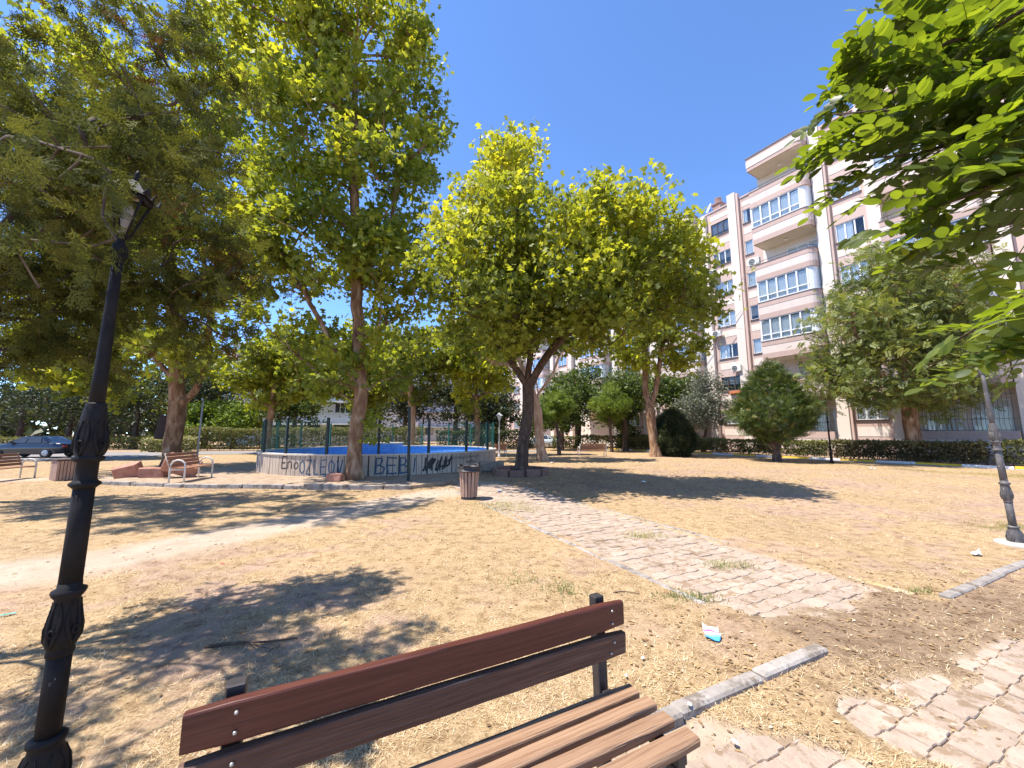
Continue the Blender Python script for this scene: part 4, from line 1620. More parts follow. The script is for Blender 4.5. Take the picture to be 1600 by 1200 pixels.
make_tree('plane_tree', 'leafy plane tree filling the gap between the clipped hedge and the tall plane trunk', 'tree', (-19.2, 30.5),
          [[(-19.2, 30.5, 0), (-19.2, 30.5, 2), (-19.1, 30.6, 4), (-19.3, 30.8, 8)]],
          [(-19.2, 30.8, 8.3, 2.6, 2.4, 2.4), (-21.2, 30.6, 6.6, 2.2, 2.2, 1.8), (-17.2, 30.6, 6.8, 2.3, 2.2, 2.0), (-19, 30.2, 5.0, 2.2, 2.0, 1.2)], 110, 6000, PLANE8, .26, L_PLANE, BARK_PLANE, .24, 29, 'plane trees in the park', min_z=2.5, tintf=lambda p: -.08 + 0 * p[:, 0])
make_tree('plane_tree', 'leafy plane tree behind the pool just left of the dark crowned one', 'tree', (-12.6, 31.5),
          [[(-12.6, 31.5, 0), (-12.6, 31.5, 2), (-12.7, 31.6, 4), (-12.5, 31.8, 8)]],
          [(-12.5, 31.8, 8.6, 2.6, 2.4, 2.4), (-14.4, 31.6, 6.6, 2.2, 2.2, 1.8), (-10.8, 31.6, 6.4, 2.1, 2.2, 1.9), (-12.6, 31.2, 4.8, 2.2, 2.0, 1.2)], 110, 6000, PLANE8, .26, L_PLANE, BARK_PLANE, .24, 30, 'plane trees in the park', min_z=2.5, tintf=lambda p: -.2 + 0 * p[:, 0])

# --- junipers: thin drooping sprays hanging over the left of the view
CON = [(-6.9, 5, 5.8, .9, .9, .7), (-5.89, 4.6, 4.9, .95, 1, .8), (-5.6, 6, 5.4, .9, 1.0, .7), (-6.6, 5, 3.6, .8, 1, .7), (-6.26, 6, 4.1, .84, 1, .75),
       (-5.3, 6.6, 4.3, .85, 1, .75), (-5.5, 6.6, 3.3, .75, .9, .4), (-7.0, 5.6, 2.85, .85, 1, .45), (-6.6, 6, 3.0, .7, 1, .5), (-4.24, 3.4, 4.4, .5, .8, .5), (-4.3, 4.2, 5.4, .6, .8, .6)]


KJ = .60
CON = [(e[0] * KJ, e[1] * KJ, 1.6 + (e[2] - 1.6) * KJ, e[3] * KJ, e[4] * KJ, e[5] * KJ) for e in CON]


def juniper(label, base, trunks, ells, ncl, nsp, seed, size=.34, br=.14):
    rg = np.random.default_rng(seed)
    t = thing('juniper_tree', label, 'tree', base, 0, 'junipers on the left')
    off = np.array([base[0], base[1], 0])
    cl = in_ellipsoids(ells, ncl, rg, .2)
    sk = grow(trunks, cl, br, rg, .0045, seg=.25, min_z=1.4)
    put('trunk', skeleton_mesh((sk[0] - off, *sk[1:]), BARK_GREY, 7), t)
    # sprays sit along the thin outer boughs
    thin = np.where((sk[2] < .03))[0]
    thin = thin[[par_ >= 0 for par_ in np.array(sk[1])[thin]]]
    kk = rg.choice(thin, nsp)
    A = sk[0][kk]
    B = sk[0][np.array(sk[1])[kk]]
    d = norm(A - B)
    pos = A + (B - A) * rg.random((nsp, 1)) + rg.normal(0, .10, (nsp, 3))
    dead = vnoise(pos[:, 0] * 3 + pos[:, 2], pos[:, 1] * 3 + pos[:, 2] * 2, 1.1, 61)
    tn = np.where(dead > .88, rg.random(nsp) * .12, .18 + .8 * rg.random(nsp))
    parts = []
    pick = rg.integers(0, 3, nsp)
    for q in range(3):
        m = pick == q
        parts.append(scatter(pos[m], SPRAYS[q], size, rg, .35, tn[m], d[m] * .9 + np.array([0, 0, -.35])))
    V, F, T = cat3(parts)
    stuff(put('crown', mesh_np('crown', V - off, F, L_CON, T), t))


BARK_GREY = barkmat('grey_bark', [(0.3, (0.06, 0.042, 0.033)), (0.55, (0.11, 0.08, 0.063)), (0.75, (0.19, 0.145, 0.12))], 10)
juniper('juniper whose drooping olive green sprays hang over the black lamp post', (-4.75, 2.75, 0),
        [[(-4.75, 2.75, 0), (-4.7, 2.78, 1.2), (-4.5, 2.85, 2.4), (-4.2, 3.1, 3.6), (-4.0, 3.2, 4.2)], [(-4.5, 2.85, 2.4), (-3.5, 2.8, 3.3), (-2.7, 2.3, 3.6)], [(-4.2, 3.1, 3.6), (-3.6, 3.5, 3.9)], [(-4.5, 2.85, 2.4), (-3.9, 3.5, 3.0), (-3.3, 3.95, 3.2)]], CON, 210, 2100, 31, .18, .05)
CON2 = [(-11.5, 8.3, 4.2, 1.8, 1.6, 1.5), (-10.2, 8.5, 6.5, 1.9, 1.8, 1.8), (-11.8, 8.0, 9.0, 2.0, 1.8, 2), (-9.2, 9.2, 8.6, 1.5, 1.6, 1.7), (-9.2, 9.2, 4.2, 1.3, 1.4, 1.0), (-13, 8.5, 6.2, 1.4, 1.5, 2.5), (-9.1, 6.5, 8.75, 1.4, 1.3, 1.4), (-8.15, 7.15, 9.9, 1.35, 1.5, 1.35), (-6.9, 7.8, 10.2, 1.1, 1.5, 1.3), (-7.2, 7.8, 7.5, 1.2, 1.4, 1.2), (-9.6, 6.8, 6.8, 1.2, 1.2, 1.0)]
juniper('second juniper farther back at the left edge behind the nearer sprays', (-13.4, 9.0, 0),
        [[(-13.4, 9.0, 0), (-13.1, 9, 2.4), (-12.2, 8.8, 5.5), (-11.2, 8.8, 10)], [(-13.1, 9, 2.4), (-11, 8.9, 4), (-9.6, 9.1, 5.2)], [(-12.2, 8.8, 5.5), (-10, 8.0, 7.4), (-8.2, 7.6, 9.2)]], CON2, 300, 3100, 32, .34)
# low bough in front of the lantern; unseen clumps added to shade lower left
lowe = [(-4.1, 2.1, 3.0, .5, .4, .3), (-3.6, 1.7, 3.3, .4, .3, .3), (-4.4, 1.5, 2.9, .5, .4, .3), (-1.99, 1.72, 2.74, .08, .1, .1), (-1.93, 1.7, 2.45, .07, .09, .12), (-2.1, 1.75, 2.82, .16, .14, .12), (-3.0, 2.5, 3.2, .45, .45, .4), (-2.35, 1.75, 2.45, .14, .2, .2)]
juniper('juniper bough reaching out from the left over the lantern of the near lamp post', (-5.0, 2.6, 0),
        [[(-5.0, 2.6, 0), (-4.95, 2.6, 1.8), (-4.6, 2.7, 3.4), (-3.6, 2.5, 3.7), (-2.6, 1.95, 3.2), (-2.1, 1.72, 2.95)]], lowe, 130, 820, 33, .155, .022)

# --- ash tree in front of the building
ASH = [(21.6, 20.6, 9, 3.2, 3.0, 2.2), (18.7, 20.4, 6.8, 2.3, 2.4, 2.3), (23.4, 20.4, 6.8, 2.3, 2.4, 2.3), (20.4, 20.0, 5.0, 3.4, 2.6, 2.2), (17.5, 20.2, 4.4, 1.4, 1.6, 1.5), (22.8, 20.0, 3.7, 1.7, 1.8, 1.3), (20.4, 20.7, 10.1, 2.1, 2.2, 1.7), (23.1, 20.8, 10.6, 2.1, 2.2, 1.6)]
make_tree('ash_tree', 'dense leafy ash tree rising above the hedge in front of the pink building', 'tree', (21.5, 20.7, .09),
          [[(21.5, 20.7, .09), (21.4, 20.7, 1.8), (21.3, 20.6, 3.6), (21.2, 20.6, 6), (21.3, 20.6, 9)], [(21.3, 20.6, 3.6), (19.6, 20.4, 5), (18.6, 20.3, 7)], [(21.3, 20.6, 3.6), (22.7, 20.4, 5.4), (23.3, 20.5, 8)]],
          ASH, 400, 12000, ASHLEAF, .34, L_ASH, BARK_PLANE, .33, 41, spread=.42, shell=.55, min_z=2.4, hang=np.array([0, 0, -.35]))

# --- clipped globe cypress
def dense_bush(name, label, cat, base, profile, nleaf, tpl, size, mat, trunk, bark, seed, group=None, up=.2, outward=.9, lump=.26, depth=.24):
    """foliage shell around a turned profile [(z, r)], denser at the surface, lumpy outline"""
    rg = np.random.default_rng(seed)
    t = thing(name, label, cat, base, 0, group)
    zs = np.array([p[0] for p in profile])
    rs = np.array([p[1] for p in profile])
    z = zs[0] + (zs[-1] - zs[0]) * rg.random(nleaf * 3)
    r = np.interp(z, zs, rs)
    keep = rg.random(len(z)) < (r + .12) / (rs.max() + .12)
    z, r = z[keep][:nleaf], r[keep][:nleaf]
    a = rg.random(len(z)) * 2 * math.pi
    lum = 1 + lump * (vnoise(np.cos(a) * 2.2 + 5, z * 1.3 + np.sin(a) * 2.2, .9, 66) - .5) * 2
    q = 1 - np.abs(rg.normal(0, depth, len(z)))
    rr = r * lum * np.clip(q, .15, 1.1)
    pos = np.stack([np.cos(a) * rr, np.sin(a) * rr, z], 1)
    od = np.stack([np.cos(a), np.sin(a), 0.9 + 0 * a], 1) * outward
    V, F, T = scatter(pos, tpl, size, rg, up, None, od)
    stuff(put('crown', mesh_np('crown', V, F, mat, T), t))
    mb = MB()
    for tk in trunk:
        mb.tube([p[:3] for p in tk], [p[3] for p in tk], 8, cap=False)
    if trunk:
        mb.build('trunk', bark, t)
    return t


dense_bush('globe_cypress', 'trimmed drop shaped dark green cypress on a short dark trunk before the building', 'tree', (15.2, 22.4, 0),
           [(1.0, .3), (1.35, 1.0), (1.8, 1.75), (2.3, 2.15), (2.9, 2.15), (3.6, 1.75), (4.3, 1.25), (5.0, .75), (5.5, .3), (5.65, .05)], 6500, LIGHTSPRAY, .38, L_CYP,
           [[(0, 0, 0, .26), (0, 0, .5, .2), (.02, 0, 1.1, .19), (0, 0, 2.2, .15)], [(0, 0, .7, .14), (-.35, .05, 1.2, .1), (-.8, .1, 1.9, .06)], [(0, 0, .7, .14), (.4, -.05, 1.25, .1), (.9, -.1, 1.9, .06)]], BARK_DARK, 51)
dense_bush('round_bush', 'round dark green bush at the foot of the orange brown plane trunk', 'bush', (11.35, 27.4, 0),
           [(.05, 1.0), (.5, 1.35), (1.2, 1.5), (2.0, 1.3), (2.7, .9), (3.1, .4), (3.25, .1)], 4200, TUFT, .34, L_DARK, [[(0, 0, 0, .12), (0, 0, 1.5, .08)]], BARK_DARK, 52, up=.5)
make_tree('olive_tree', 'grey green olive tree behind the hedge at the left end of the pink building', 'tree', (15.75, 32.1, .09),
          [[(15.75, 32.1, .09), (15.8, 32.1, .9), (16.1, 32.0, 2.0), (16.2, 32, 3.6)], [(15.8, 32.1, .5), (15.2, 32.1, 1.4), (14.9, 32, 2.6)]],
          [(16.0, 32, 4.5, 1.6, 1.5, 1.9), (15.0, 31.8, 3.6, 1.4, 1.3, 1.2), (17.1, 32, 3.7, 1.4, 1.3, 1.3), (16.2, 32, 6.0, 1.0, 1.0, 1.1), (15.9, 31.6, 2.8, 1.3, 1.2, .8)], 160, 9500, KITE, .17, L_OLIVE, BARK_DARK, .13, 53, spread=.28, min_z=1.0, twig=.008)
for (x, y, r, zc, lab, sd) in ((3.45, 29.3, 1.3, 3.4, 'small round stone pine nearest the pale plane trunk', 54), (8.5, 33.5, 1.75, 3.7, 'second small stone pine, right of the first and above the far bench', 55)):
    r3 = np.random.default_rng(sd)
    el = [(x, y, zc, r * .6, r * .6, r * .6), (x, y, zc + r * .75, r * .35, r * .35, r * .4)]
    for q in range(6):
        a_ = q * 1.05 + r3.random() * .6
        el.append((x + math.cos(a_) * r * .62, y + math.sin(a_) * r * .62, zc + r3.uniform(-.45, .45) * r, r * .4, r * .4, r * .3))
    make_tree('stone_pine', lab, 'tree', (x, y), [[(x + .1, y, 0), (x, y, zc * .5), (x - .05, y, zc), (x, y, zc + r * .8)]], el, 70, 2600, TUFT, .36, L_BRIGHT, BARK_DARK, .12, sd, 'small stone pines beyond the lawn', spread=r * .16, up=.6, min_z=1.4, shell=.4)

# --- hedges
def hedge(label, p0, p1, w, h, nleaf, mat, size, seed, z0=.15, stems=True, zb=0.0, tpl=KITE, group=None):
    rg = np.random.default_rng(seed)
    p0, p1 = np.array(p0, float), np.array(p1, float)
    L = np.linalg.norm(p1 - p0)
    t = thing('hedge', label, 'hedge', ((p0[0] + p1[0]) / 2, (p0[1] + p1[1]) / 2, zb), math.atan2(p1[1] - p0[1], p1[0] - p0[0]), group)
    n = nleaf
    x = (rg.random(n) - .5) * L
    # mostly on the outer faces
    face = rg.random(n)
    y = np.where(face < .45, -w / 2, np.where(face < .6, w / 2, (rg.random(n) - .5) * w))
    z = np.where(face < .6, z0 + (h - z0) * rg.random(n) ** .85, h)
    inner = rg.random(n) < .25
    y = np.where(inner, (rg.random(n) - .5) * w, y)
    z = np.where(inner, z0 + (h - z0) * rg.random(n), z)
    hh = 1 + .12 * (fbm(x, 0 * x + seed, 1.7, 71) - .5) * 2
    z = z * hh + rg.normal(0, .035, n)
    y = y + rg.normal(0, .05, n) + .12 * (fbm(x, z * 2, .9, 72) - .5)
    gap = fbm(x, z * 1.5 + 9, .7, 73)
    keep = (gap > .33) | (rg.random(n) < .45)
    pos = np.stack([x, y, z], 1)[keep]
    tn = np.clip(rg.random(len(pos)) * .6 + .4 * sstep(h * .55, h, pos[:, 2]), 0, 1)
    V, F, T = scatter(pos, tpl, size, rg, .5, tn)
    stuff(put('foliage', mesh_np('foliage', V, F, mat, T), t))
    if stems:
        mb = MB()
        k = int(L / .35)
        for i in range(k):
            xx = (i + .5) / k * L - L / 2 + rg.normal(0, .08)
            yy = rg.normal(0, w * .18)
            mb.tube([(xx, yy, -.05), (xx + rg.normal(0, .06), yy, h * .45), (xx + rg.normal(0, .12), yy + rg.normal(0, .1), h * .85)], [.022, .016, .008], 4, cap=False)
        mb.build('stems', BARK_DARK, t)
    return t


hedge('tall clipped hedge with sunlit top behind the left side of the pool', (-30.2, 36.2), (-8.5, 37.6), 1.1, 2.05, 15000, L_HEDGE, .17, 61, z0=.25)
hedge('low hedge on the far side of the road at the left edge', (-58, 40), (-33, 38.5), 1.0, 1.15, 8000, L_HEDGE, .18, 62)
hedge('dark hedge far behind the right end of the pool', (-7.5, 38.6), (2.2, 39.2), 1.2, 1.8, 6500, L_DARK, .2, 63)
hedge('low dry hedge behind the far benches', (4.2, 40.5), (14.5, 38.5), 1.0, 1.25, 6500, L_HEDGE, .18, 64)
hedge('low sparse hedge along the painted kerb below the olive tree', fw(-27.5, 28.9), fw(-16.5, 28.85), .7, 1.02, 14000, L_HEDGE, .125, 65, zb=.09, group='hedges along the painted kerb')
hedge('low sparse hedge along the painted kerb behind the globe cypress', fw(-16.2, 28.85), fw(-10.4, 28.8), .7, .98, 9000, L_HEDGE, .125, 66, zb=.09, group='hedges along the painted kerb')
hedge('brown hedge with tree shade painted into its leaves, along the painted kerb below the ash tree', fw(-10.2, 28.8), fw(-4.2, 28.7), .75, 1.05, 14000, L_BROWNHEDGE, .12, 67, zb=.09, group='hedges along the painted kerb')
hedge('green hedge along the painted kerb at the right edge of the view', fw(-4.0, 28.7), fw(3, 28.6), .75, 1.1, 14000, L_HEDGE, .12, 68, zb=.09, group='hedges along the painted kerb')
hedge('pale green shrub row left of the forked plane trunk', (-31.5, 33.6), (-27.6, 33.8), 1.2, 1.15, 2500, leafmat('pale_shrub_leaf', [(0, (0.14, 0.15, 0.05)), (0.5, (0.28, 0.27, 0.11)), (1, (0.42, 0.38, 0.19))], trans=.3), .2, 69, z0=.05, stems=False)

# --- background trees: each one a tree of its own
BG = [  # x, y, height, radius, material, label
    (-47, 41, 7.5, 4.6, L_DARK, 'dark evergreen tree in the shade left of the lamp post'),
    (-39.5, 40.5, 8.5, 4.4, L_DARK, 'dark evergreen tree behind the low hedge and the black car'),
    (-34, 43, 8.0, 3.8, L_DARK, 'dark evergreen tree between the car and the forked plane trunk'),
    (-29.5, 41.0, 5.0, 2.3, L_BRIGHT, 'bright green round tree just right of the forked plane trunk'),
    (-32.8, 39.8, 4.6, 1.7, L_BRIGHT, 'bright green small tree just left of the forked plane trunk'),
    (-23.5, 41.5, 6.6, 3.2, L_GREEN, 'leafy green tree rising behind the clipped hedge'),
    (-27, 44.5, 10, 4.0, L_PLANE, 'yellow green tree high behind the clipped hedge'),
    (-17.0, 45.5, 6.0, 2.6, L_GREEN, 'loose green tree beside the white block'),
    (-12.0, 43, 9.5, 3.4, L_DARK, 'dark tree behind the tall plane trunk'),
    (-6.5, 44, 10.5, 4.0, L_DARK, 'dark tree behind the pool, right of the tall plane trunk'),
    (-1.8, 42.5, 6.2, 2.8, L_DARK, 'very dark tree behind the distant small lamp'),
    (-3.6, 47, 12, 4.2, L_GREEN, 'tall green tree far behind the yellow plane'),
    (3.2, 45, 5.4, 2.3, L_BRIGHT, 'bright green tree behind the first stone pine'),
    (7.6, 44.5, 9.0, 3.6, L_GREEN, 'broad green tree behind the second stone pine'),
    (12.6, 43.0, 9.6, 3.4, L_GREEN, 'broad green tree left of the brown forked trunk'),
    (15.6, 36.5, 7.2, 2.3, L_GREEN, 'green tree between the brown forked trunk and the olive'),
    (11.0, 38.4, 5.2, 2.2, L_GREEN, 'low green tree behind the low dry hedge'),
    (4.6, 36.5, 6.2, 2.2, L_GREEN, 'leafy green tree just behind the first stone pine'),
    (10.4, 35.8, 7.0, 2.5, L_GREEN, 'leafy green tree between the second stone pine and the brown forked trunk'),
    (6.8, 40.5, 8.5, 3.0, L_GREEN, 'taller leafy tree above and behind the two stone pines'),
    (-51.5, 47.5, 9, 4.6, L_DARK, 'dark evergreen tree standing behind the parked car'),
    (-56, 44, 9, 5, L_DARK, 'dark evergreen tree at the far left edge'),
    (-43, 50, 13, 5.0, L_PLANE, 'tall yellow green tree high at the far left'),
    (-21, 55, 13, 4.6, L_GREEN, 'tall green tree behind the white block'),
]
for i, (x, y, hgt, rad_, lm, lab) in enumerate(BG):
    lowz = hgt * (.04 if lm is L_DARK else .18)
    r2 = np.random.default_rng(300 + i)
    el = []
    for q in range(6):
        a = q * 1.05 + r2.random()
        u = .25 + .65 * r2.random()
        el.append((x + math.cos(a) * rad_ * .5, y + math.sin(a) * rad_ * .5, lowz + (hgt - lowz) * u, rad_ * .55, rad_ * .55, (hgt - lowz) * .24))
    el.append((x, y, lowz + (hgt - lowz) * .75, rad_ * .6, rad_ * .6, (hgt - lowz) * .26))
    make_tree('background_tree', lab, 'tree', (x, y), [[(x, y, 0), (x + .1, y, hgt * .3), (x, y + .1, hgt * .6), (x, y, hgt * .85)]], el, 110, 5000 if lm is not L_PLANE else 3600,
              KITE if lm is not L_PLANE else PLANE8, (.30 if y < 46 else .36), lm, BARK_DARK, .1 + .02 * hgt, 400 + i, 'trees beyond the lawn', spread=rad_ * .16, min_z=hgt * .15, sides=6, shell=.45)

# --- far belt of trees closing the horizon; one mass
rgw = np.random.default_rng(909)
nw = 16000
aw = rgw.uniform(-1.35, 1.25, nw)
dw = rgw.uniform(95, 125, nw)
xw, yw = np.sin(aw) * dw, np.cos(aw) * dw
hw = 5 + 7 * fbm(xw, yw, 14, 81)
zw = hw * rgw.random(nw) ** .8
V, F, T = scatter(np.stack([xw, yw, zw], 1), KITE, 2.0, rgw, .4, None)
tag(stuff(put('distant_wood', mesh_np('distant_wood', V, F, L_DARK, T))), 'dark belt of trees closing the view behind the park', 'wood')
# ------------------------------------------------------------ street lamps
M_IRON = surf('black_iron_paint', [(0.008, 0.007, 0.007), (0.014, 0.012, 0.012), (0.022, 0.019, 0.018)], rough=0.6, scale=6, bump=0.35, bscale=35, spec=0.15, wear=((0.30, 0.28, 0.26), 9, 0.68), dist=0.006)
M_IRON_OLD = surf('weathered_iron_paint', [(0.06, 0.055, 0.058), (0.10, 0.092, 0.092), (0.15, 0.14, 0.135)], rough=0.6, scale=6, bump=0.35, bscale=35, spec=0.4, wear=((0.42, 0.40, 0.37), 11, 0.60), dist=0.006)
M_WHITE_OLD = surf('old_white_plastic', [(0.20, 0.17, 0.14), (0.30, 0.26, 0.21)], rough=0.5, scale=8)


def leaf_boss(mb, r0, z0, z1, bulge, n=4):
    """cast acanthus leaves standing proud of an ornament"""
    for k in range(n):
        a = 2 * math.pi * (k + .5) / n
        for side in (-1, 1):
            pts, rr = [], []
            for i in range(9):
                u = i / 8
                ang = a + side * (.42 * math.sin(u * 2.6))
                r = r0(z0 + (z1 - z0) * u) + bulge * .1
                pts.append((math.cos(ang) * r, math.sin(ang) * r, z0 + (z1 - z0) * u))
                rr.append(bulge * (.35 + .75 * math.sin(math.pi * min(1, u + .1))))
            mb.tube(pts, rr, 6)
        # curled scroll
        pts = []
        for i in range(12):
            th = i / 11 * 5.2
            q = (.028 - .0018 * i) * bulge / .016
            zc = z0 + (z1 - z0) * .32
            r = r0(zc) + bulge * .9
            ang = a + q * math.cos(th) / max(r, .02)
            pts.append((math.cos(ang) * r, math.sin(ang) * r, zc + q * math.sin(th)))
        mb.tube(pts, bulge * .4, 5)


def prof_r(prof):
    zs = [p[1] for p in prof]
    rs = [p[0] for p in prof]
    return lambda z: float(np.interp(z, zs, rs))


def lamp(label, loc, mat, lean=(0, 0), lantern=True, rz=0.0, group='cast iron park lamps', tilt=0.0, slim=.64):
    t = thing('street_lamp', label, 'street lamp', loc, 0, group, rot=(lean[0], lean[1], rz))
    t.scale = (slim, slim, 1)
    base = [(.15, -.02), (.15, .02), (.125, .03), (.128, .10), (.12, .16), (.09, .21), (.085, .235), (.1, .24), (.1, .255), (.078, .265)]
    mb = MB()
    mb.lathe(base, 28)
    leaf_boss(mb, prof_r(base), .04, .2, .012, 5)
    mb.build('base', mat, t)
    sh = MB()
    sh.lathe([(.066, .262), (.0645, .60)], 32, flute=(0, 9, .055))
    sh.build('shaft', mat, t)
    sh = MB()
    sh.lathe([(.0625, .905), (.060, 1.345)], 32, flute=(0, 9, .055))
    sh.build('shaft', mat, t)
    o1 = [(.07, .595), (.074, .605), (.074, .615), (.068, .625), (.08, .64), (.09, .665), (.088, .70), (.079, .75), (.072, .80), (.068, .84), (.085, .855), (.094, .87), (.092, .878), (.066, .888), (.064, .91)]
    mb = MB()
    mb.lathe(o1, 28)
    leaf_boss(mb, prof_r(o1), .645, .83, .013, 5)
    mb.build('ornament', mat, t)
    o2 = [(.06, 1.335), (.074, 1.345), (.088, 1.353), (.088, 1.362), (.07, 1.372), (.062, 1.38), (.062, 1.46), (.08, 1.466), (.09, 1.474), (.09, 1.484), (.075, 1.49), (.084, 1.51), (.088, 1.545), (.081, 1.60), (.072, 1.65), (.077, 1.662), (.072, 1.67), (.075, 1.682), (.068, 1.69), (.071, 1.702), (.064, 1.71), (.066, 1.722), (.058, 1.73), (.06, 1.742), (.052, 1.75)]
    mb = MB()
    mb.lathe(o2, 28)
    leaf_boss(mb, prof_r(o2), 1.495, 1.66, .012, 5)
    mb.build('ornament', mat, t)
    sh = MB()
    sh.lathe([(.048, 1.745), (.043, 1.9), (.036, 2.3), (.034, 2.5)], 24)
    sh.build('upper_shaft', mat, t)
    if not lantern:
        return t
    o3 = [(.034, 2.49), (.044, 2.5), (.048, 2.53), (.045, 2.575), (.032, 2.59), (.024, 2.61), (.036, 2.62), (.036, 2.63)]
    mb = MB()
    mb.lathe(o3, 20)
    leaf_boss(mb, prof_r(o3), 2.505, 2.58, .006, 4)
    mb.build('capital', mat, t)
    # square lantern widening upwards
    zb, zt, a, b = 2.635, 2.86, .034, .095
    TM = Matrix.Rotation(-rz, 4, 'Z') @ Matrix.Translation((0, 0, 2.6)) @ Matrix.Rotation(tilt, 4, 'Y') @ Matrix.Translation((0, 0, -2.6)) @ Matrix.Rotation(rz, 4, 'Z')

    def bent(q):
        q.v = [tuple(TM @ Vector(p)) for p in q.v]
        return q
    fr = MB()
    cs = [(-1, -1), (1, -1), (1, 1), (-1, 1)]
    for i, (sx, sy) in enumerate(cs):
        fr.tube([(sx * a, sy * a, zb), (sx * b, sy * b, zt)], .009, 6)
        nx_, ny_ = cs[(i + 1) % 4]
        fr.tube([(sx * a, sy * a, zb), (nx_ * a, ny_ * a, zb)], .012, 6)
        fr.tube([(sx * b, sy * b, zt), (nx_ * b, ny_ * b, zt)], .016, 6)
    bent(fr).build('lantern_frame', mat, t)
    rf_ = MB()
    e = .125
    rf_.add([(-e, -e, zt + .012), (e, -e, zt + .012), (e, e, zt + .012), (-e, e, zt + .012), (-.045, -.045, zt + .07), (.045, -.045, zt + .07), (.045, .045, zt + .07), (-.045, .045, zt + .07), (0, 0, zt + .1)],
            [(0, 3, 2, 1), (0, 1, 5, 4), (1, 2, 6, 5), (2, 3, 7, 6), (3, 0, 4, 7), (4, 5, 8), (5, 6, 8), (6, 7, 8), (7, 4, 8)])
    # upstanding crest pieces along the eaves
    for i in range(4):
        (x0, y0), (x1, y1) = cs[i], cs[(i + 1) % 4]
        for u in (0, .5):
            px, py = (x0 + (x1 - x0) * u) * e, (y0 + (y1 - y0) * u) * e
            M = Matrix.Translation((px, py, zt + .012)) @ Matrix.Rotation(math.atan2(py, px), 4, 'Z')
            rf_.add([M @ Vector(p) for p in ((-.005, -.03, 0), (.007, -.03, 0), (.018, 0, .048), (.007, .03, 0), (-.005, .03, 0))], [(0, 1, 2), (2, 3, 4), (0, 2, 4), (0, 4, 3, 1), (1, 3, 2)])
    rf_.lathe([(.02, zt + .09), (.013, zt + .11), (.02, zt + .125), (.005, zt + .15)], 10)
    bent(rf_).build('lantern_roof', mat, t)
    bl = MB()
    bl.lathe([(.015, zb), (.018, zb + .04), (.034, zb + .08), (.038, zb + .12), (.03, zb + .16), (.012, zb + .18)], 14)
    bent(bl).build('bulb', M_WHITE_OLD, t)
    rp = MB()
    rp.lathe([(.055, zt + .004), (.058, zt - .01), (.02, zt - .016)], 16)
    bent(rp).build('reflector', M_WHITE_OLD, t)
    return t


lamp('black cast iron lamp post with square lantern, nearest to the camera at the left', (-2.075, 1.9, 0), M_IRON, rz=R(28), lean=(0, R(.4)), tilt=R(9))
lamp('grey weathered cast iron lamp post leaning at the right edge of the lawn', (7.32, 5.82, 0), M_IRON_OLD, lean=(0, R(-3.2)), rz=R(10))
pl = MB()
pl.lathe([(.24, -.05), (.26, .0), (.25, .025), (.23, .035), (.1, .04)], 24)
tag(pl.build('lamp_footing', surf('pale_concrete', [(0.36, 0.32, 0.27), (0.45, 0.40, 0.34)], rough=.9, scale=8, bump=.4), None, (7.35, 5.8, 0)), 'round pale concrete footing under the leaning lamp post', 'footing')


def slim_lamp(label, loc, h, mat, headmat, r=.045, style='round'):
    t = thing('street_lamp', label, 'street lamp', loc, 0)
    mb = MB()
    mb.lathe([(.11, 0), (.11, .08), (.07, .12), (.065, .5), (.08, .52), (.05, .56), (r, .6), (r * .85, h * .55), (r * 1.5, h * .56), (r * .8, h * .58), (r * .7, h - .5), (r * 1.3, h - .48), (r * .6, h - .42)], 14)
    mb.build('pole', mat, t)
    hd = MB()
    if style == 'round':
        hd.lathe([(.05, h - .43), (.14, h - .36), (.19, h - .2), (.15, h - .05), (.05, h)], 16)
    else:
        hd.lathe([(.06, h - .43), (.16, h - .12), (.26, h - .1), (.12, h), (.02, h + .1)], 6, smooth=False)
    hd.build('lamp_head', headmat, t)
    return t


slim_lamp('slim black lamp post with white head standing by the painted kerb', (17.1, 20.9, 0), 3.9, M_IRON, M_WHITE_OLD)
slim_lamp('small pale grey lamp post beside the far bench behind the pool', (-.87, 26.4, 0), 2.9, surf('pale_grey_paint', [(0.42, 0.41, 0.4), (0.52, 0.51, 0.5)], rough=.5, scale=6), surf('lamp_glass_dull', [(0.45, 0.45, 0.46), (0.55, 0.56, 0.58)], rough=.25, scale=6), .05, 'hex')

# ------------------------------------------------------------ benches
M_WOOD_RED = surf('red_brown_varnished_wood', [(0.055, 0.014, 0.008), (0.09, 0.023, 0.013), (0.12, 0.036, 0.02)], rough=0.5, scale=24, stretch=(.10, 3.5, 3.5), bump=.3, bscale=30, spec=.4, rnd=.06, wear=((0.15, 0.07, 0.045), 9, .66), dist=.006)
M_WOOD_OLD = surf('worn_bench_wood', [(0.185, 0.10, 0.058), (0.285, 0.17, 0.10), (0.35, 0.22, 0.135)], rough=0.75, scale=26, stretch=(.10, 3.5, 3.5), bump=.9, bscale=34, spec=.25, rnd=.05, wear=((0.10, 0.055, 0.035), 7, .60), dist=.008)
M_WOOD_MID = surf('half_worn_bench_wood', [(0.06, 0.027, 0.017), (0.10, 0.05, 0.032), (0.155, 0.085, 0.055)], rough=0.65, scale=26, stretch=(.10, 3.5, 3.5), bump=.8, bscale=34, spec=.3, rnd=.05, wear=((0.24, 0.16, 0.115), 6, .58), dist=.008)
M_STEEL = surf('dark_steel', [(0.03, 0.026, 0.026), (0.055, 0.046, 0.044)], rough=.5, scale=9, spec=.5, metal=.2, wear=((0.16, 0.08, 0.05), 10, .68))
M_BOLT = surf('zinc_bolt', [(0.4, 0.38, 0.36), (0.5, 0.48, 0.45)], rough=.4, scale=20, metal=.7)

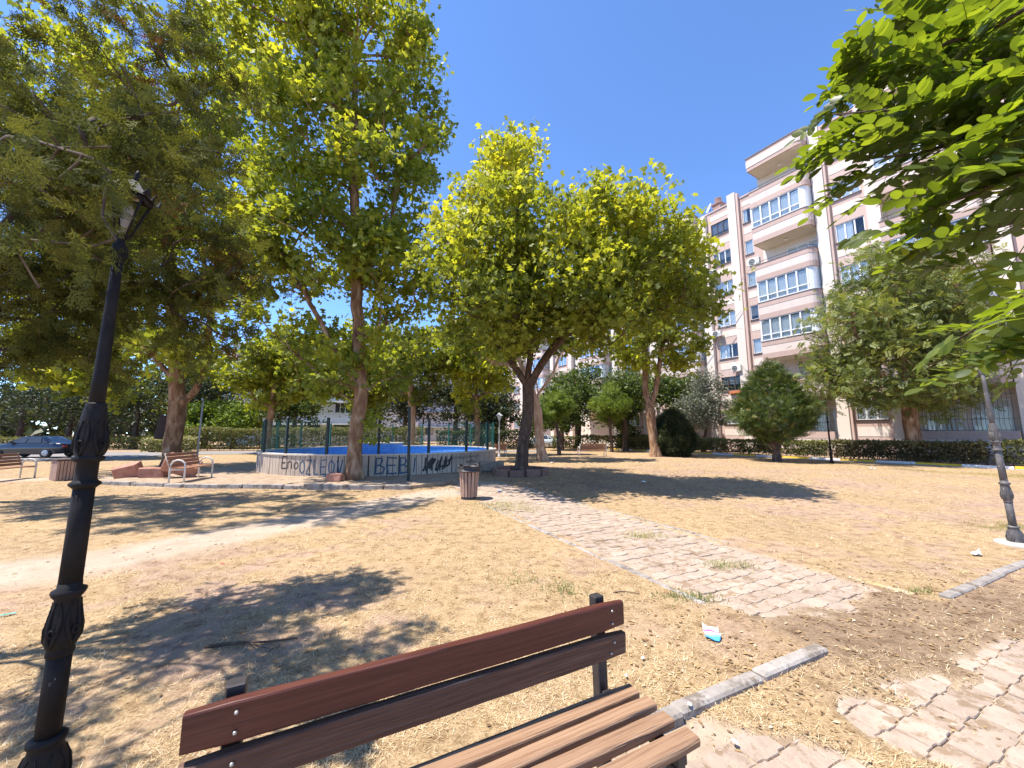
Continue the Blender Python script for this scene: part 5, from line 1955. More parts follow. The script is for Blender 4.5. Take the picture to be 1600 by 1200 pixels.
BA = math.atan2(.455, .891)
fb = thing('park_bench', 'brown wooden park bench with dark steel legs in the foreground', 'bench', (-.21, 1.60, 0), BA)


def plank(x0, x1, y0, y1, z0, z1, seed, c=.007, warp=.003):
    """plank with rounded edges, split into lengths so that it is not dead straight"""
    rg = random.Random(seed)
    n = 14
    sec = [(y0 + c, z0), (y1 - c, z0), (y1 - c * .3, z0 + c * .3), (y1, z0 + c), (y1, z1 - c), (y1 - c * .3, z1 - c * .3), (y1 - c, z1), (y0 + c, z1), (y0 + c * .3, z1 - c * .3), (y0, z1 - c), (y0, z0 + c), (y0 + c * .3, z0 + c * .3)]
    m = len(sec)
    cy, cz = (y0 + y1) / 2, (z0 + z1) / 2
    vs, fs = [], []
    for i in range(n + 1):
        u = i / n
        sh = 1.0 if 0 < i < n else .9
        dy, dz = warp * math.sin(u * 5 + seed), warp * math.cos(u * 4 + seed * 2)
        for (y, z) in sec:
            vs.append((x0 + (x1 - x0) * u, cy + (y - cy) * sh + dy + rg.gauss(0, .0007), cz + (z - cz) * sh + dz + rg.gauss(0, .0007)))
    # end grain: tiny inset
    for i in range(n):
        for k in range(m):
            j = (k + 1) % m
            fs.append((i * m + k, (i + 1) * m + k, (i + 1) * m + j, i * m + j))
    fs.append(tuple(range(m)))
    fs.append(tuple(n * m + k for k in range(m))[::-1])
    mb = MB()
    mb.add(vs, fs)
    return mb


def bolt(mb, p, axis_='y', r=.006):
    Mx = Matrix.Translation(p) @ (Matrix.Rotation(R(90), 4, 'X') if axis_ == 'y' else Matrix.Identity(4))
    mb.lathe([(r, 0), (r, .004), (r * .6, .0075), (.001, .008)], 10, M=Mx)


for (z0, z1, y, mt, sd_) in ((.685, .80, .004, M_WOOD_RED, 1), (.565, .668, -.006, M_WOOD_MID, 2)):
    s_ = plank(-.83, .83, y - .019, y + .019, z0, z1, sd_).build('back_slat', mt, fb)
    b_ = MB()
    for x in (-.72, .735):
        for zz in (z0 + .03, z1 - .03):
            bolt(b_, (x + .02 * (zz > .6), y - .0195, zz))
    b_.build('bolts', M_BOLT, s_)
for (y0, y1, sd_, dz) in ((-.106, -.026, 3, 0), (-.202, -.136, 4, .002), (-.290, -.222, 5, -.003), (-.398, -.318, 6, -.002)):
    s_ = plank(-.83, .83 + .012 * (sd_ == 6), y0, y1, .413 + dz, .452 + dz, sd_, c=.009 if sd_ < 6 else .014).build('seat_slat', M_WOOD_OLD, fb)
for x in (-.715, .745):
    m = MB()
    Mt = Matrix.Translation((x, .055, 0)) @ Matrix.Rotation(R(-2.0), 4, 'X')
    m.cbox(-.027, .027, -.026, .026, -.1, .81, .004, Mt)
    m.build('back_post', M_STEEL, fb)
    m = MB()
    m.cbox(x - .026, x + .026, -.385, -.333, -.1, .372, .004)
    m.build('front_leg', M_STEEL, fb)
    m = MB()
    m.cbox(x - .024, x + .024, -.395, .03, .375, .411, .003)
    m.build('seat_rail', M_STEEL, fb)

# park benches with white bent tube legs
M_TUBE = surf('pale_tube_paint', [(0.55, 0.52, 0.47), (0.68, 0.65, 0.6)], rough=.45, scale=9, spec=.4, wear=((0.3, 0.25, 0.2), 9, .68))
M_SLAT = surf('orange_brown_slat', [(0.26, 0.12, 0.065), (0.36, 0.18, 0.10)], rough=.6, scale=6, stretch=(.6, 6, 6), rnd=.08)


def tube_bench(label, loc, rz, tilt=0.0, L=1.5, slats=True, seat=True):
    t = thing('park_bench', label, 'bench', loc, 0, 'benches with bent white tube legs', rot=(0, tilt, rz))
    for x in (-L / 2, L / 2):
        m = MB()
        m.tube([(x, -.38, 0), (x, -.38, .45), (x, -.36, .58), (x, -.27, .66), (x, -.15, .68), (x, -.04, .64), (x, .03, .52), (x, .03, .3), (x, .03, .0)], .026, 8)
        m.build('arm_loop', M_TUBE, t)
        m = MB()
        m.tube([(x, .02, .38), (x, .10, .6), (x, .2, .88)], .024, 8)
        m.build('back_support', M_TUBE, t)
    for i in range(4):
        z = .47 + i * .108
        y = .06 + (z - .5) * .36
        m = MB()
        M = Matrix.Translation((0, y, z + .04)) @ Matrix.Rotation(R(-20), 4, 'X')
        m.cbox(-L / 2 - .03, L / 2 + .03, -.017, .017, -.047, .047, .006, M)
        m.build('back_slat', M_SLAT, t)
    if seat:
        for i in range(4):
            y = -.33 + i * .1
            m = MB()
            m.cbox(-L / 2 - .03, L / 2 + .03, y - .043, y + .043, .40, .435, .006)
            m.build('seat_slat', M_SLAT, t)
        m = MB()
        for x in (-L / 2, L / 2):
            m.tube([(x, -.36, .385), (x, .05, .385)], .022, 6)
        m.build('seat_rail', M_TUBE, t)
    return t


tube_bench('slatted bench with pale bent tube arms in front of the forked plane tree', (-10.6, 12.75, .1), R(100), L=1.45)
tube_bench('slatted bench with pale bent tube arm cut off by the left edge', (-17.5, 13.4, 0), R(106), L=1.6)
tube_bench('bench with pale bent tube arms beside the small grey lamp behind the pool', (-1.15, 26.6, 0), R(200), L=1.6)
tube_bench('distant bench with a white end loop, alone on the far lawn', (5.6, 27.0, 0), R(188), L=1.9)

# ------------------------------------------------------------ litter bin with wooden slats
def slat_bin(name, label, cat, loc, h, rb, rt, n, lid=True, seed=0, mats=None):
    t = thing(name, label, cat, loc, R(9))
    k = MB()
    k.lathe([(rb * .92, 0), (rb * .95, .01), (rb * .95, .085), (rb * .8, .09)], 24)
    k.build('base', M_STEEL, t)
    inn = MB()
    inn.lathe([(rb * .86, .08), (rt * .86, h - .1)], 24, cap=False)
    inn.build('liner', M_STEEL, t)
    rg = random.Random(seed)
    mes = []
    w = 2 * math.pi * (rb + rt) / 2 / n * .38
    for i in range(n):
        a = 2 * math.pi * i / n
        M = Matrix.Rotation(a, 4, 'Z')
        m = MB()
        wr = w * rg.uniform(.92, 1.05)
        vs = []
        for (r, z) in ((rb, .07), (rt, h - .09)):
            for (dx, dy) in ((-.022, -wr), (0, -wr * .9), (0, wr * .9), (-.022, wr)):
                vs.append(M @ Vector((r + dx, dy, z)))
        m.add(vs, [(0, 1, 5, 4), (1, 2, 6, 5), (2, 3, 7, 6), (3, 0, 4, 7), (4, 5, 6, 7), (3, 2, 1, 0)])
        m.build('slat', mats or M_SLATBIN, t)
    if lid:
        m = MB()
        m.lathe([(rt * 1.0, h - .1), (rt * 1.22, h - .095), (rt * 1.24, h - .075), (rt * 1.05, h - .06), (rt * 1.02, h + .0), (rt * 1.06, h + .03), (rt * 1.0, h + .035), (rt * .92, h + .0), (rt * .86, h - .12), (rt * .1, h - .3)], 24, cap=False)
        m.build('rim', M_STEEL, t)
        m = MB()
        for a0 in (0.4, 2.2, 4.1):
            pts = [(math.cos(a0 + q * .12) * rt * 1.08, math.sin(a0 + q * .12) * rt * 1.08, h + .02 + .05 * math.sin(q * .5)) for q in range(8)]
            m.tube(pts, .02, 6)
        m.build('torn_lid', M_STEEL, t)
    return t


M_SLATBIN = surf('bin_slat_wood', [(0.27, 0.16, 0.115), (0.38, 0.245, 0.18), (0.46, 0.32, 0.245)], rough=.75, scale=7, stretch=(6, 6, .5), bump=.4, rnd=.14)
slat_bin('litter_bin', 'round litter bin of wooden slats with a broken black rim beside the path', 'litter bin', (-1.06, 9.7, 0), .76, .2, .245, 16)
# slatted box at the left
t = thing('planter_box', 'square slatted wooden box with dark lid on the left lawn', 'planter', (-15.5, 13.75, 0), R(-30))
core_ = MB()
core_.box(-.36, .36, -.36, .36, 0, .66)
core_.build('liner', M_UNLIT, t)
for i in range(10):
    for (q, sgn) in ((0, -1), (0, 1), (1, -1), (1, 1)):
        m = MB()
        u = -.36 + .08 * i
        u += .0
        M = Matrix.Rotation(R(90) * q, 4, 'Z')
        m.cbox(u - .033, u + .033, sgn * .38 - .015, sgn * .38 + .015, .01, .66, .004, M)
        m.build('slat', M_SLATBIN, t)
m = MB()
m.cbox(-.43, .43, -.43, .43, .661, .72, .01)
m.build('lid', surf('dark_brown_wood', [(0.05, 0.03, 0.025), (0.09, 0.055, 0.045)], rough=.6, scale=5), t)

# ------------------------------------------------------------ round pool
PC = (-6.1, 19.0)
PR = 5.3
PHGT = .86
M_POOLWALL = surf('beige_pool_board', [(0.34, 0.275, 0.215), (0.44, 0.36, 0.285), (0.50, 0.42, 0.34)], rough=.85, scale=4, stretch=(2, 2, .4), bump=.3, spec=.2, rnd=.07, wear=((0.26, 0.2, 0.15), 5, .62))
M_COPING = surf('pool_coping', [(0.50, 0.43, 0.35), (0.60, 0.53, 0.45)], rough=.85, scale=5, bump=.3)


def tile_material():
    m, n, l, out = nt('blue_pool_tile')
    b = n.new('ShaderNodeBsdfPrincipled')
    b.inputs['Roughness'].default_value = .25
    tc = n.new('ShaderNodeTexCoord')
    br = n.new('ShaderNodeTexBrick')
    br.offset = 0
    br.inputs['Scale'].default_value = 1.0
    br.inputs['Brick Width'].default_value = .12
    br.inputs['Row Height'].default_value = .12
    br.inputs['Mortar Size'].default_value = .006
    br.inputs['Color1'].default_value = (0.05, 0.19, 0.56, 1)
    br.inputs['Color2'].default_value = (0.09, 0.27, 0.66, 1)
    br.inputs['Mortar'].default_value = (0.25, 0.38, 0.55, 1)
    l.new(tc.outputs['UV'], br.inputs['Vector'])
    l.new(br.outputs['Color'], b.inputs['Base Color'])
    l.new(b.outputs[0], out.inputs['Surface'])
    return m


M_TILE = tile_material()
pool = thing('round_pool', 'round raised pool with beige board wall, blue tiles and spray painted letters', 'pool', (PC[0], PC[1], 0))


def arc_pts(r, a0, a1, n):
    return [(r * math.cos(a0 + (a1 - a0) * i / n), r * math.sin(a0 + (a1 - a0) * i / n)) for i in range(n + 1)]


NP = 32
for i in range(NP):                      # outer wall panels, each of five grooved boards
    a0, a1 = 2 * math.pi * i / NP, 2 * math.pi * (i + 1) / NP
    g = .014 / PR
    m = MB()
    nb = 5
    for q in range(nb):
        b0 = a0 + g + (a1 - a0 - 2 * g) * q / nb + .0022
        b1 = a0 + g + (a1 - a0 - 2 * g) * (q + 1) / nb - .0022
        m.strip(arc_pts(PR, b0, b1, 2)[::-1], arc_pts(PR - .05, b0, b1, 2)[::-1], -.05, PHGT - .052)
    m.build('wall_panel', M_POOLWALL, pool)
m = MB()
m.strip(arc_pts(PR - .035, 0, 2 * math.pi, 96)[::-1], arc_pts(PR - .22, 0, 2 * math.pi, 96)[::-1], -.05, PHGT - .055)
m.build('wall_core', surf('dark_joint', [(0.05, 0.045, 0.04), (0.08, 0.07, 0.06)], rough=.9), pool)
m = MB()
m.strip(arc_pts(PR + .04, 0, 2 * math.pi, 96)[::-1], arc_pts(PR - .28, 0, 2 * math.pi, 96)[::-1], PHGT - .05, PHGT)
m.build('coping', M_COPING, pool)


def tiled_ring(r, a0, a1, n, z0, z1, name):
    me = bpy.data.meshes.new(name)
    P = arc_pts(r, a0, a1, n)
    vs = [(x, y, z0) for x, y in P] + [(x, y, z1) for x, y in P]
    fs = [(i, i + 1, n + 2 + i, n + 1 + i) for i in range(n)]
    me.from_pydata(vs, [], fs)
    uv = me.uv_layers.new(name='uv')
    Lr = r * (a1 - a0)
    for p in me.polygons:
        for li, vi in zip(p.loop_indices, p.vertices):
            k = vi % (n + 1)
            uv.data[li].uv = (Lr * k / n, vs[vi][2])
    me.materials.append(M_TILE)
    return put(name, me, pool)


tiled_ring(PR - .225, 0, 2 * math.pi, 96, .1, PHGT - .051, 'tiled_wall')
m = MB()
m.prism(arc_pts(PR - .225, 0, 2 * math.pi, 64)[:-1], .05, .1)
m.build('pool_floor', surf('pool_floor_paint', [(0.12, 0.3, 0.55), (0.2, 0.4, 0.62)], rough=.5, scale=2), pool)
# raised tiled block inside the pool at the back
fc = MB()
fc.box(-2.1, -.3, 2.2, 3.8, .101, 1.02)
o = fc.build('fountain_block', M_TILE, pool)
uv = o.data.uv_layers.new(name='uv')
for p in o.data.polygons:
    for li, vi in zip(p.loop_indices, p.vertices):
        c = o.data.vertices[vi].co
        uv.data[li].uv = (c.x + c.y, c.z)
fc = MB()
fc.cbox(-2.16, -.24, 2.14, 3.86, 1.021, 1.08, .01)
fc.build('block_coping', M_COPING, pool)

# graffiti: strokes laid on the wall, following its curve
M_SPRAYB = surf('blue_spray_paint', [(0.02, 0.055, 0.10), (0.05, 0.11, 0.17)], rough=.6, scale=20)
M_SPRAYK = surf('black_spray_paint', [(0.012, 0.012, 0.014), (0.04, 0.036, 0.034)], rough=.6, scale=20)
GL = {
    'E': [[(.9, 1), (.1, 1), (.05, .5), (.1, 0), (.95, .02)], [(.07, .5), (.75, .52)]],
    'e': [[(.85, .95), (.35, 1), (.15, .75), (.5, .55), (.15, .45), (.1, .15), (.5, 0), (.9, .1)]],
    'n': [[(.1, 0), (.12, .6)], [(.12, .45), (.45, .65), (.8, .5), (.85, 0)]],
    'o': [[(.5, .6), (.15, .45), (.15, .12), (.5, 0), (.85, .15), (.85, .45), (.5, .6)]],
    'O': [[(.5, 1), (.12, .75), (.1, .3), (.45, 0), (.85, .25), (.9, .7), (.5, 1)]],
    'Z': [[(.1, .95), (.9, 1), (.1, .02), (.95, 0)]],
    'L': [[(.12, 1), (.1, .02), (.85, 0)]],
    'v': [[(.05, .95), (.45, 0), (.9, 1)]],
    'B': [[(.12, 0), (.1, 1), (.6, .95), (.75, .75), (.5, .55), (.15, .52)], [(.5, .55), (.9, .35), (.75, .05), (.12, 0)]],
    'I': [[(.4, 0), (.45, 1)]],
    'M': [[(.05, 0), (.1, 1), (.45, .4), (.85, 1), (.95, 0)]],
}


def wall_angle(x):
    # bearing on the front of the wall for a given offset from the centre
    return -math.pi / 2 + math.asin(max(-.999, min(.999, x / PR)))


def stroke(mb, pts, w, seed=0):
    """flat ribbon on the cylinder; pts are (arc position from the front, height)"""
    rg = random.Random(seed)
    q = []
    for (a, b) in zip(pts[:-1], pts[1:]):
        k = max(2, int(math.hypot(b[0] - a[0], b[1] - a[1]) / .05))
        q += [(a[0] + (b[0] - a[0]) * i / k, a[1] + (b[1] - a[1]) * i / k) for i in range(k)]
    q.append(pts[-1])
    vs = []
    for i, (s, z) in enumerate(q):
        a, b = q[max(0, i - 1)], q[min(len(q) - 1, i + 1)]
        dx, dz = b[0] - a[0], b[1] - a[1]
        L = math.hypot(dx, dz) or 1
        ww = w * rg.uniform(.8, 1.15)
        for sg in (-1, 1):
            ss, zz = s - sg * dz / L * ww, z + sg * dx / L * ww
            th = -math.pi / 2 + ss / PR
            vs.append(((PR + .004) * math.cos(th), (PR + .004) * math.sin(th), zz))
    fs = [(2 * i, 2 * i + 2, 2 * i + 3, 2 * i + 1) for i in range(len(q) - 1)]
    mb.add(vs, fs)


def word(txt, s0, z0, lw, lh, gap, mat, wd, seed):
    s = s0
    for i, ch_ in enumerate(txt):
        if ch_ == ' ':
            s += lw
            continue
        mb = MB()
        rg = random.Random(seed + i)
        for st in GL[ch_]:
            stroke(mb, [(s + x * lw + rg.uniform(-.02, .02), z0 + y * lh * rg.uniform(.95, 1.05)) for x, y in st], wd, seed + i)
        mb.build('graffiti_letter', mat, pool)
        s += lw + gap


word('Eno', -2.35, .34, .27, .4, .03, M_SPRAYK, .022, 5)
word('OZLEOv', -1.48, .17, .25, .5, .035, M_SPRAYB, .022, 15)
mb = MB()
stroke(mb, [(-1.36, .74), (-1.33, .73)], .02, 1)
stroke(mb, [(-1.27, .74), (-1.24, .73)], .02, 1)
mb.build('graffiti_letter', M_SPRAYB, pool)
word('BEBI', 1.25, .17, .36, .56, .05, M_SPRAYB, .028, 25)
for (sx, n_, sd_) in ((2.95, 7, 3), (3.45, 10, 4)):
    mb = MB()
    rg = random.Random(sd_)
    for i in range(n_):
        s = sx + i * .055
        stroke(mb, [(s, .16 + rg.uniform(0, .2)), (s + rg.uniform(.02, .16), .4), (s + rg.uniform(.05, .2), .66 + rg.uniform(-.1, .08))], .034, i)
    mb.build('graffiti_blot', M_SPRAYK, pool)
mb = MB()
rg = random.Random(8)
s = 4.1
for i in range(14):
    stroke(mb, [(s, .62 + rg.uniform(-.05, .05)), (s + .06, .7 + rg.uniform(-.05, .05)), (s + .11, .6 + rg.uniform(-.05, .05))], .012, i)
    s += .12
s = 4.9
for i in range(6):
    stroke(mb, [(s, .42 + rg.uniform(-.05, .05)), (s + .06, .5 + rg.uniform(-.05, .05)), (s + .11, .4 + rg.uniform(-.05, .05))], .016, i)
    s += .11
mb.build('graffiti_scrawl', M_SPRAYK, pool)

# ---- fence standing on the pool rim
M_GREEN = surf('green_fence_paint', [(0.012, 0.10, 0.075), (0.03, 0.16, 0.12)], rough=.5, scale=9, spec=.4)
M_DKPOST = surf('dark_green_post', [(0.010, 0.02, 0.018), (0.02, 0.035, 0.03)], rough=.5, scale=9, spec=.4)
fence = thing('pool_fence', 'dark green wire mesh fence standing on the rim of the round pool', 'fence', (PC[0], PC[1], PHGT))
fr = PR - .12
NF = 18
mesh_post = {}
for i in range(NF):
    a = 2 * math.pi * i / NF + .08
    front = math.sin(a) < -.25
    m = MB()
    hp = 1.3
    r_ = .042 if front else .034
    m.cbox(-r_, r_, -r_, r_, .002, hp, .004, Matrix.Translation((fr * math.cos(a), fr * math.sin(a), 0)) @ Matrix.Rotation(a, 4, 'Z'))
    m.build('post', M_DKPOST if front else M_GREEN, fence)
    if math.sin(a) < -.75 and i % 3 != 0:
        continue                       # panels missing along part of the front
    a2 = a + 2 * math.pi / NF
    m = MB()
    for k in range(13):
        z = .08 + k * .095
        P = arc_pts(fr, a, a2, 3)
        m.tube([(x, y, z) for x, y in P], .0035, 4, cap=False)
    nv = 22
    for k in range(1, nv):
        aa = a + (a2 - a) * k / nv
        m.tube([(fr * math.cos(aa), fr * math.sin(aa), .08), (fr * math.cos(aa), fr * math.sin(aa), 1.22)], .0025, 3, cap=False)
    m.build('mesh_panel', M_GREEN, fence)

m = MB()
m.cbox(-.045, .045, -.045, .045, 0, 2.35, .004)
tag(m.build('steel_post', M_DKPOST, None, (-3.3, 12.5, .1), (R(.6), R(-.8), .2)), 'single dark steel post standing in front of the pool right of the trunk', 'post')

# ---- low terrace in front of the pool with its kerb stones
ter = MB()
ter.prism([(-13.2, 12.6), (-9.6, 11.75), (-6, 11.45), (-2.9, 11.42), (-2.1, 12.3), (-1.2, 16), (-2, 22), (-6, 25.5), (-11.5, 23), (-13, 16)], -.3, .095)
terrace = struct(ter.build('terrace', surf('terrace_dirt', [(0.24, 0.17, 0.115), (0.36, 0.265, 0.185), (0.45, 0.34, 0.25)], rough=1, scale=5, detail=10, bump=.9, bscale=18, spec=.1, dist=.05)))
kerb_run(terrace, (-9.7, 11.68), (-6.0, 11.38), .62, .16, .12, [M_KERB], 21, jit=.012)
kerb_run(terrace, (-6.0, 11.38), (-2.9, 11.36), .78, .16, .125, [M_KERB], 22, jit=.01)
kerb_run(terrace, (-13.0, 12.5), (-9.8, 11.72), .6, .18, .10, [M_KERB], 23, jit=.03)

# ---- loose stone and brick blocks
M_REDSTONE = surf('red_stone', [(0.28, 0.125, 0.085), (0.38, 0.18, 0.125), (0.44, 0.24, 0.175)], rough=.9, scale=7, bump=.6, rnd=.1)
M_GREYSTONE = surf('brown_grey_stone', [(0.16, 0.12, 0.09), (0.26, 0.20, 0.15), (0.34, 0.27, 0.2)], rough=.9, scale=6, bump=.6, rnd=.1)


def rough_block(name, label, cat, loc, size, rot, mat, seed, group=None):
    rg = random.Random(seed)
    m = MB()
    x, y, z = [v / 2 for v in size]
    m.cbox(-x, x, -y, y, 0, 2 * z, min(size) * .09)
    m.v = [(a + rg.gauss(0, .012), b + rg.gauss(0, .012), c + rg.gauss(0, .012)) for a, b, c in m.v]
    return tag(m.build(name, mat, None, loc, rot), label, cat, group)


rough_block('stone_block', 'tilted reddish stone block leaning under the slatted bench', 'stone block', (-11.55, 13.6, .28), (1.0, .5, .5), (R(25), R(22), R(30)), M_REDSTONE, 1, 'reddish stone blocks by the slatted bench')
rough_block('stone_block', 'flat reddish stone block lying left of the tilted one', 'stone block', (-12.35, 13.55, .08), (.75, .45, .34), (0, R(3), R(10)), M_REDSTONE, 2, 'reddish stone blocks by the slatted bench')
rough_block('stone_block', 'leftmost reddish stone block of the heap, with a slanted top', 'stone block', (-13.3, 13.7, .05), (.7, .5, .5), (R(8), R(-16), R(25)), M_REDSTONE, 3, 'reddish stone blocks by the slatted bench')
rough_block('stone_block', 'small red brick block at the foot of the tall plane tree', 'stone block', (-5.62, 12.45, .1), (.42, .3, .24), (0, R(3), R(6)), M_REDSTONE, 4)
rough_block('stone_block', 'dark brown stone block lying behind the litter bin', 'stone block', (-.85, 16.6, .0), (1.0, .5, .4), (0, 0, R(4)), M_GREYSTONE, 5)
# board leaning at the forked plane tree
m = MB()
m.cbox(-.15, .15, -.02, .02, 0, 1.05, .006)
tag(m.build('dark_board', surf('dark_board_paint', [(0.03, 0.016, 0.014), (0.055, 0.03, 0.025)], rough=.6, scale=4), None, (-15.38, 16.85, 1.35), (R(-4), R(7), R(35))), 'dark board fixed to the left side of the forked plane trunk', 'board')
m = MB()
m.tube([(0, 0, 0), (0, 0, 3.2)], .035, 8)
tag(m.build('metal_pole', surf('grey_pole', [(0.3, 0.3, 0.3), (0.4, 0.4, 0.4)], rough=.5), None, (-14.2, 17.6, 0)), 'thin grey metal pole just right of the forked plane trunk', 'pole')

# ring of blocks round the dark trunk
ring = thing('tree_ring', 'ring of reddish brown blocks round the dark leaning trunk', 'tree ring', (.34, 15.5, 0))
mbk = MB()
mbk.cbox(-.27, .27, -.1, .1, -.05, .24, .015)
rme = mbk.mesh('block', surf('ring_block', [(0.20, 0.11, 0.08), (0.30, 0.17, 0.125)], rough=.9, scale=8, bump=.5, rnd=.15))
for i in range(11):
    a = 2 * math.pi * i / 11
    put('block', rme, ring, (math.cos(a) * 1.02, math.sin(a) * 1.02, random.uniform(-.02, .02)), (random.gauss(0, .03), random.gauss(0, .03), a + math.pi / 2 + random.gauss(0, .06)))

# ------------------------------------------------------------ cars
M_TYRE = surf('tyre', [(0.015, 0.015, 0.015), (0.03, 0.03, 0.03)], rough=.9)
M_RIM = surf('wheel_rim', [(0.3, 0.3, 0.31), (0.42, 0.42, 0.43)], rough=.35, metal=.6)
M_CGLASS = surf('car_glass', [(0.03, 0.035, 0.04), (0.05, 0.055, 0.06)], rough=.06, spec=.8)


def paint(name, c):
    m, n, l, out = nt(name)
    b = n.new('ShaderNodeBsdfPrincipled')
    b.inputs['Base Color'].default_value = (*c, 1)
    b.inputs['Roughness'].default_value = .25
    b.inputs['Coat Weight'].default_value = .8
    b.inputs['Coat Roughness'].default_value = .05
    l.new(b.outputs[0], out.inputs['Surface'])
    return m


def car(label, loc, rz, pm, group):
    """saloon, front towards -x: lofted body, cabin, four windows, lights, wheels"""
    t = thing('parked_car', label, 'car', loc, rz, None)
    st = [(-2.15, .42, .62, .66), (-2.08, .30, .72, .78), (-1.6, .24, .86, .84), (-.9, .22, .93, .86), (0, .22, .96, .87), (1.0, .22, .97, .86), (1.6, .24, .96, .84), (2.0, .30, .93, .79), (2.15, .42, .88, .70)]
    m = MB()
    vs, fs = [], []
    n = 10
    for (x, zl, zt_, hw) in st:
        sec = [(-hw * .86, zl), (-hw * .98, zl + .08), (-hw, zl + (zt_ - zl) * .55), (-hw * .95, zt_ - .05), (-hw * .84, zt_), (hw * .84, zt_), (hw * .95, zt_ - .05), (hw, zl + (zt_ - zl) * .55), (hw * .98, zl + .08), (hw * .86, zl)]
        vs += [(x, y, z) for y, z in sec]
    for i in range(len(st) - 1):
        for k in range(n):
            j = (k + 1) % n
            fs.append((i * n + k, i * n + j, (i + 1) * n + j, (i + 1) * n + k))
    fs += [tuple(range(n))[::-1], tuple((len(st) - 1) * n + k for k in range(n))]
    m.add(vs, fs, True)
    m.build('body', pm, t)
    m = MB()
    cab = [(-.95, .90, .78), (-.25, 1.36, .62), (.25, 1.40, .62), (.85, 1.37, .61), (1.55, .94, .74)]
    bz = .90
    vs = []
    fs = []
    for (x, z, hw) in cab:
        vs += [(x, -.80, bz), (x, -hw, z), (x, hw, z), (x, .80, bz)]
    for i in range(4):
        for k in range(3):
            fs.append((i * 4 + k, i * 4 + k + 1, (i + 1) * 4 + k + 1, (i + 1) * 4 + k))
    m.add(vs, fs)
    m.build('cabin', pm, t)

    def pane(pts, nm='window'):
        q = MB()
        q.add(pts, [tuple(range(len(pts)))])
        q.build(nm, M_CGLASS, t)
    for s in (-1, 1):
        e = .012
        pane([(-.72, s * (.80 + e), .96), (.10, s * (.80 + e), .96), (.10, s * (.632 + e), 1.33), (-.22, s * (.64 + e), 1.31)])
        pane([(.17, s * (.80 + e), .96), (.98, s * (.80 + e), .96), (.80, s * (.635 + e), 1.32), (.17, s * (.632 + e), 1.34)])
        pane([(1.04, s * (.80 + e), .96), (1.36, s * (.79 + e), .96), (.92, s * (.65 + e), 1.26)])
    pane([(-.925, -.68, .935), (-.925, .68, .935), (-.285, .55, 1.355), (-.285, -.55, 1.355)], 'windscreen')
    pane([(1.52, -.66, .975), (1.52, .66, .975), (.90, .54, 1.365), (.90, -.54, 1.365)], 'rear_window')
    for x in (-1.32, 1.30):
        for s in (-1, 1):
            M = Matrix.Translation((x, s * .78, .31)) @ Matrix.Rotation(R(90), 4, 'X')
            q = MB()
            q.lathe([(.2, -.1), (.29, -.1), (.31, -.06), (.31, .06), (.29, .1), (.2, .1)], 20, M=M)
            w = q.build('wheel', M_TYRE, t)
            q = MB()
            q.lathe([(.03, .108), (.1, .112), (.19, .106), (.2, .09), (.2, -.09), (.19, -.106), (.1, -.112), (.03, -.108)], 16, M=M)
            q.build('rim', M_RIM, w)
    for s in (-1, 1):
        q = MB()
        q.cbox(-2.155, -2.06, s * .58 - .13, s * .58 + .13, .56, .68, .02)
        q.build('headlight', M_RIM, t)
        q = MB()
        q.cbox(2.06, 2.165, s * .58 - .14, s * .58 + .14, .64, .82, .02)
        q.build('tail_light', surf('tail_light_red', [(0.3, 0.02, 0.02), (0.4, 0.03, 0.03)], rough=.3), t)
        q = MB()
        q.cbox(-.72, -.56, s * .9 - .08, s * .9 + .08, .96, 1.08, .02)
        q.build('mirror', pm, t)
    for (x, z) in ((-2.12, .4), (2.12, .42)):
        q = MB()
        q.cbox(x - .06, x + .06, -.7, .7, z - .08, z + .08, .02)
        q.build('bumper', M_TYRE, t)
    return t


car('dark parked saloon car on the road at the left edge', (-31.3, 25.6, .03), R(8), paint('dark_car_paint', (0.012, 0.016, 0.026)), None)
car('pale silver parked car half hidden behind the pale plane trunk', (3.2, 43.2, .03), R(-14), paint('silver_car_paint', (0.45, 0.5, 0.54)), None)

# ------------------------------------------------------------ the near locust branch at the upper right
M_LOCUST = leafmat('locust_leaf', [(0, (0.04, 0.062, 0.017)), (0.5, (0.075, 0.108, 0.025)), (1, (0.125, 0.16, 0.037))], trans=.5, tint=(3.2, 2.9, .5), rough=.42, spec=.4)
TW = [[(2.34, 1.3, 3.46), (2.1, 1.45, 3.35), (1.87, 1.6, 3.36), (1.66, 1.7, 3.36)], [(2.27, 1.3, 3.11), (1.99, 1.4, 3.02), (1.72, 1.5, 3.0), (1.48, 1.6, 3.06)], [(2.39, 1.4, 2.96), (2.09, 1.5, 2.9), (1.84, 1.6, 2.86), (1.64, 1.7, 2.91)],
      [(2.82, 1.5, 4.06), (2.49, 1.6, 3.82), (2.22, 1.7, 3.73), (2.07, 1.8, 3.81)], [(2.07, 1.2, 2.64), (1.81, 1.25, 2.51), (1.69, 1.35, 2.48), (1.57, 1.45, 2.46)], [(2.03, 1.2, 2.41), (1.85, 1.3, 2.37), (1.73, 1.4, 2.35), (1.66, 1.5, 2.35)],
      [(1.69, 1.0, 2.08), (1.54, 1.05, 2.05), (1.48, 1.1, 1.97), (1.43, 1.2, 1.9)], [(1.66, 1.0, 1.94), (1.53, 1.05, 1.9), (1.48, 1.1, 1.85), (1.46, 1.15, 1.83)], [(3.04, 1.7, 3.61), (2.72, 1.8, 3.62), (2.35, 1.8, 3.39), (2.1, 1.8, 3.3)], [(2.12, 1.2, 2.89), (1.87, 1.2, 2.74), (1.74, 1.25, 2.64)]]
LB = (3.3, .7, 0)
loc_t = thing('locust_tree', 'near locust tree whose leafy boughs fill the upper right corner', 'tree', LB)
HUB = Vector((2.9, 1.0, 2.6))
sk = MB()
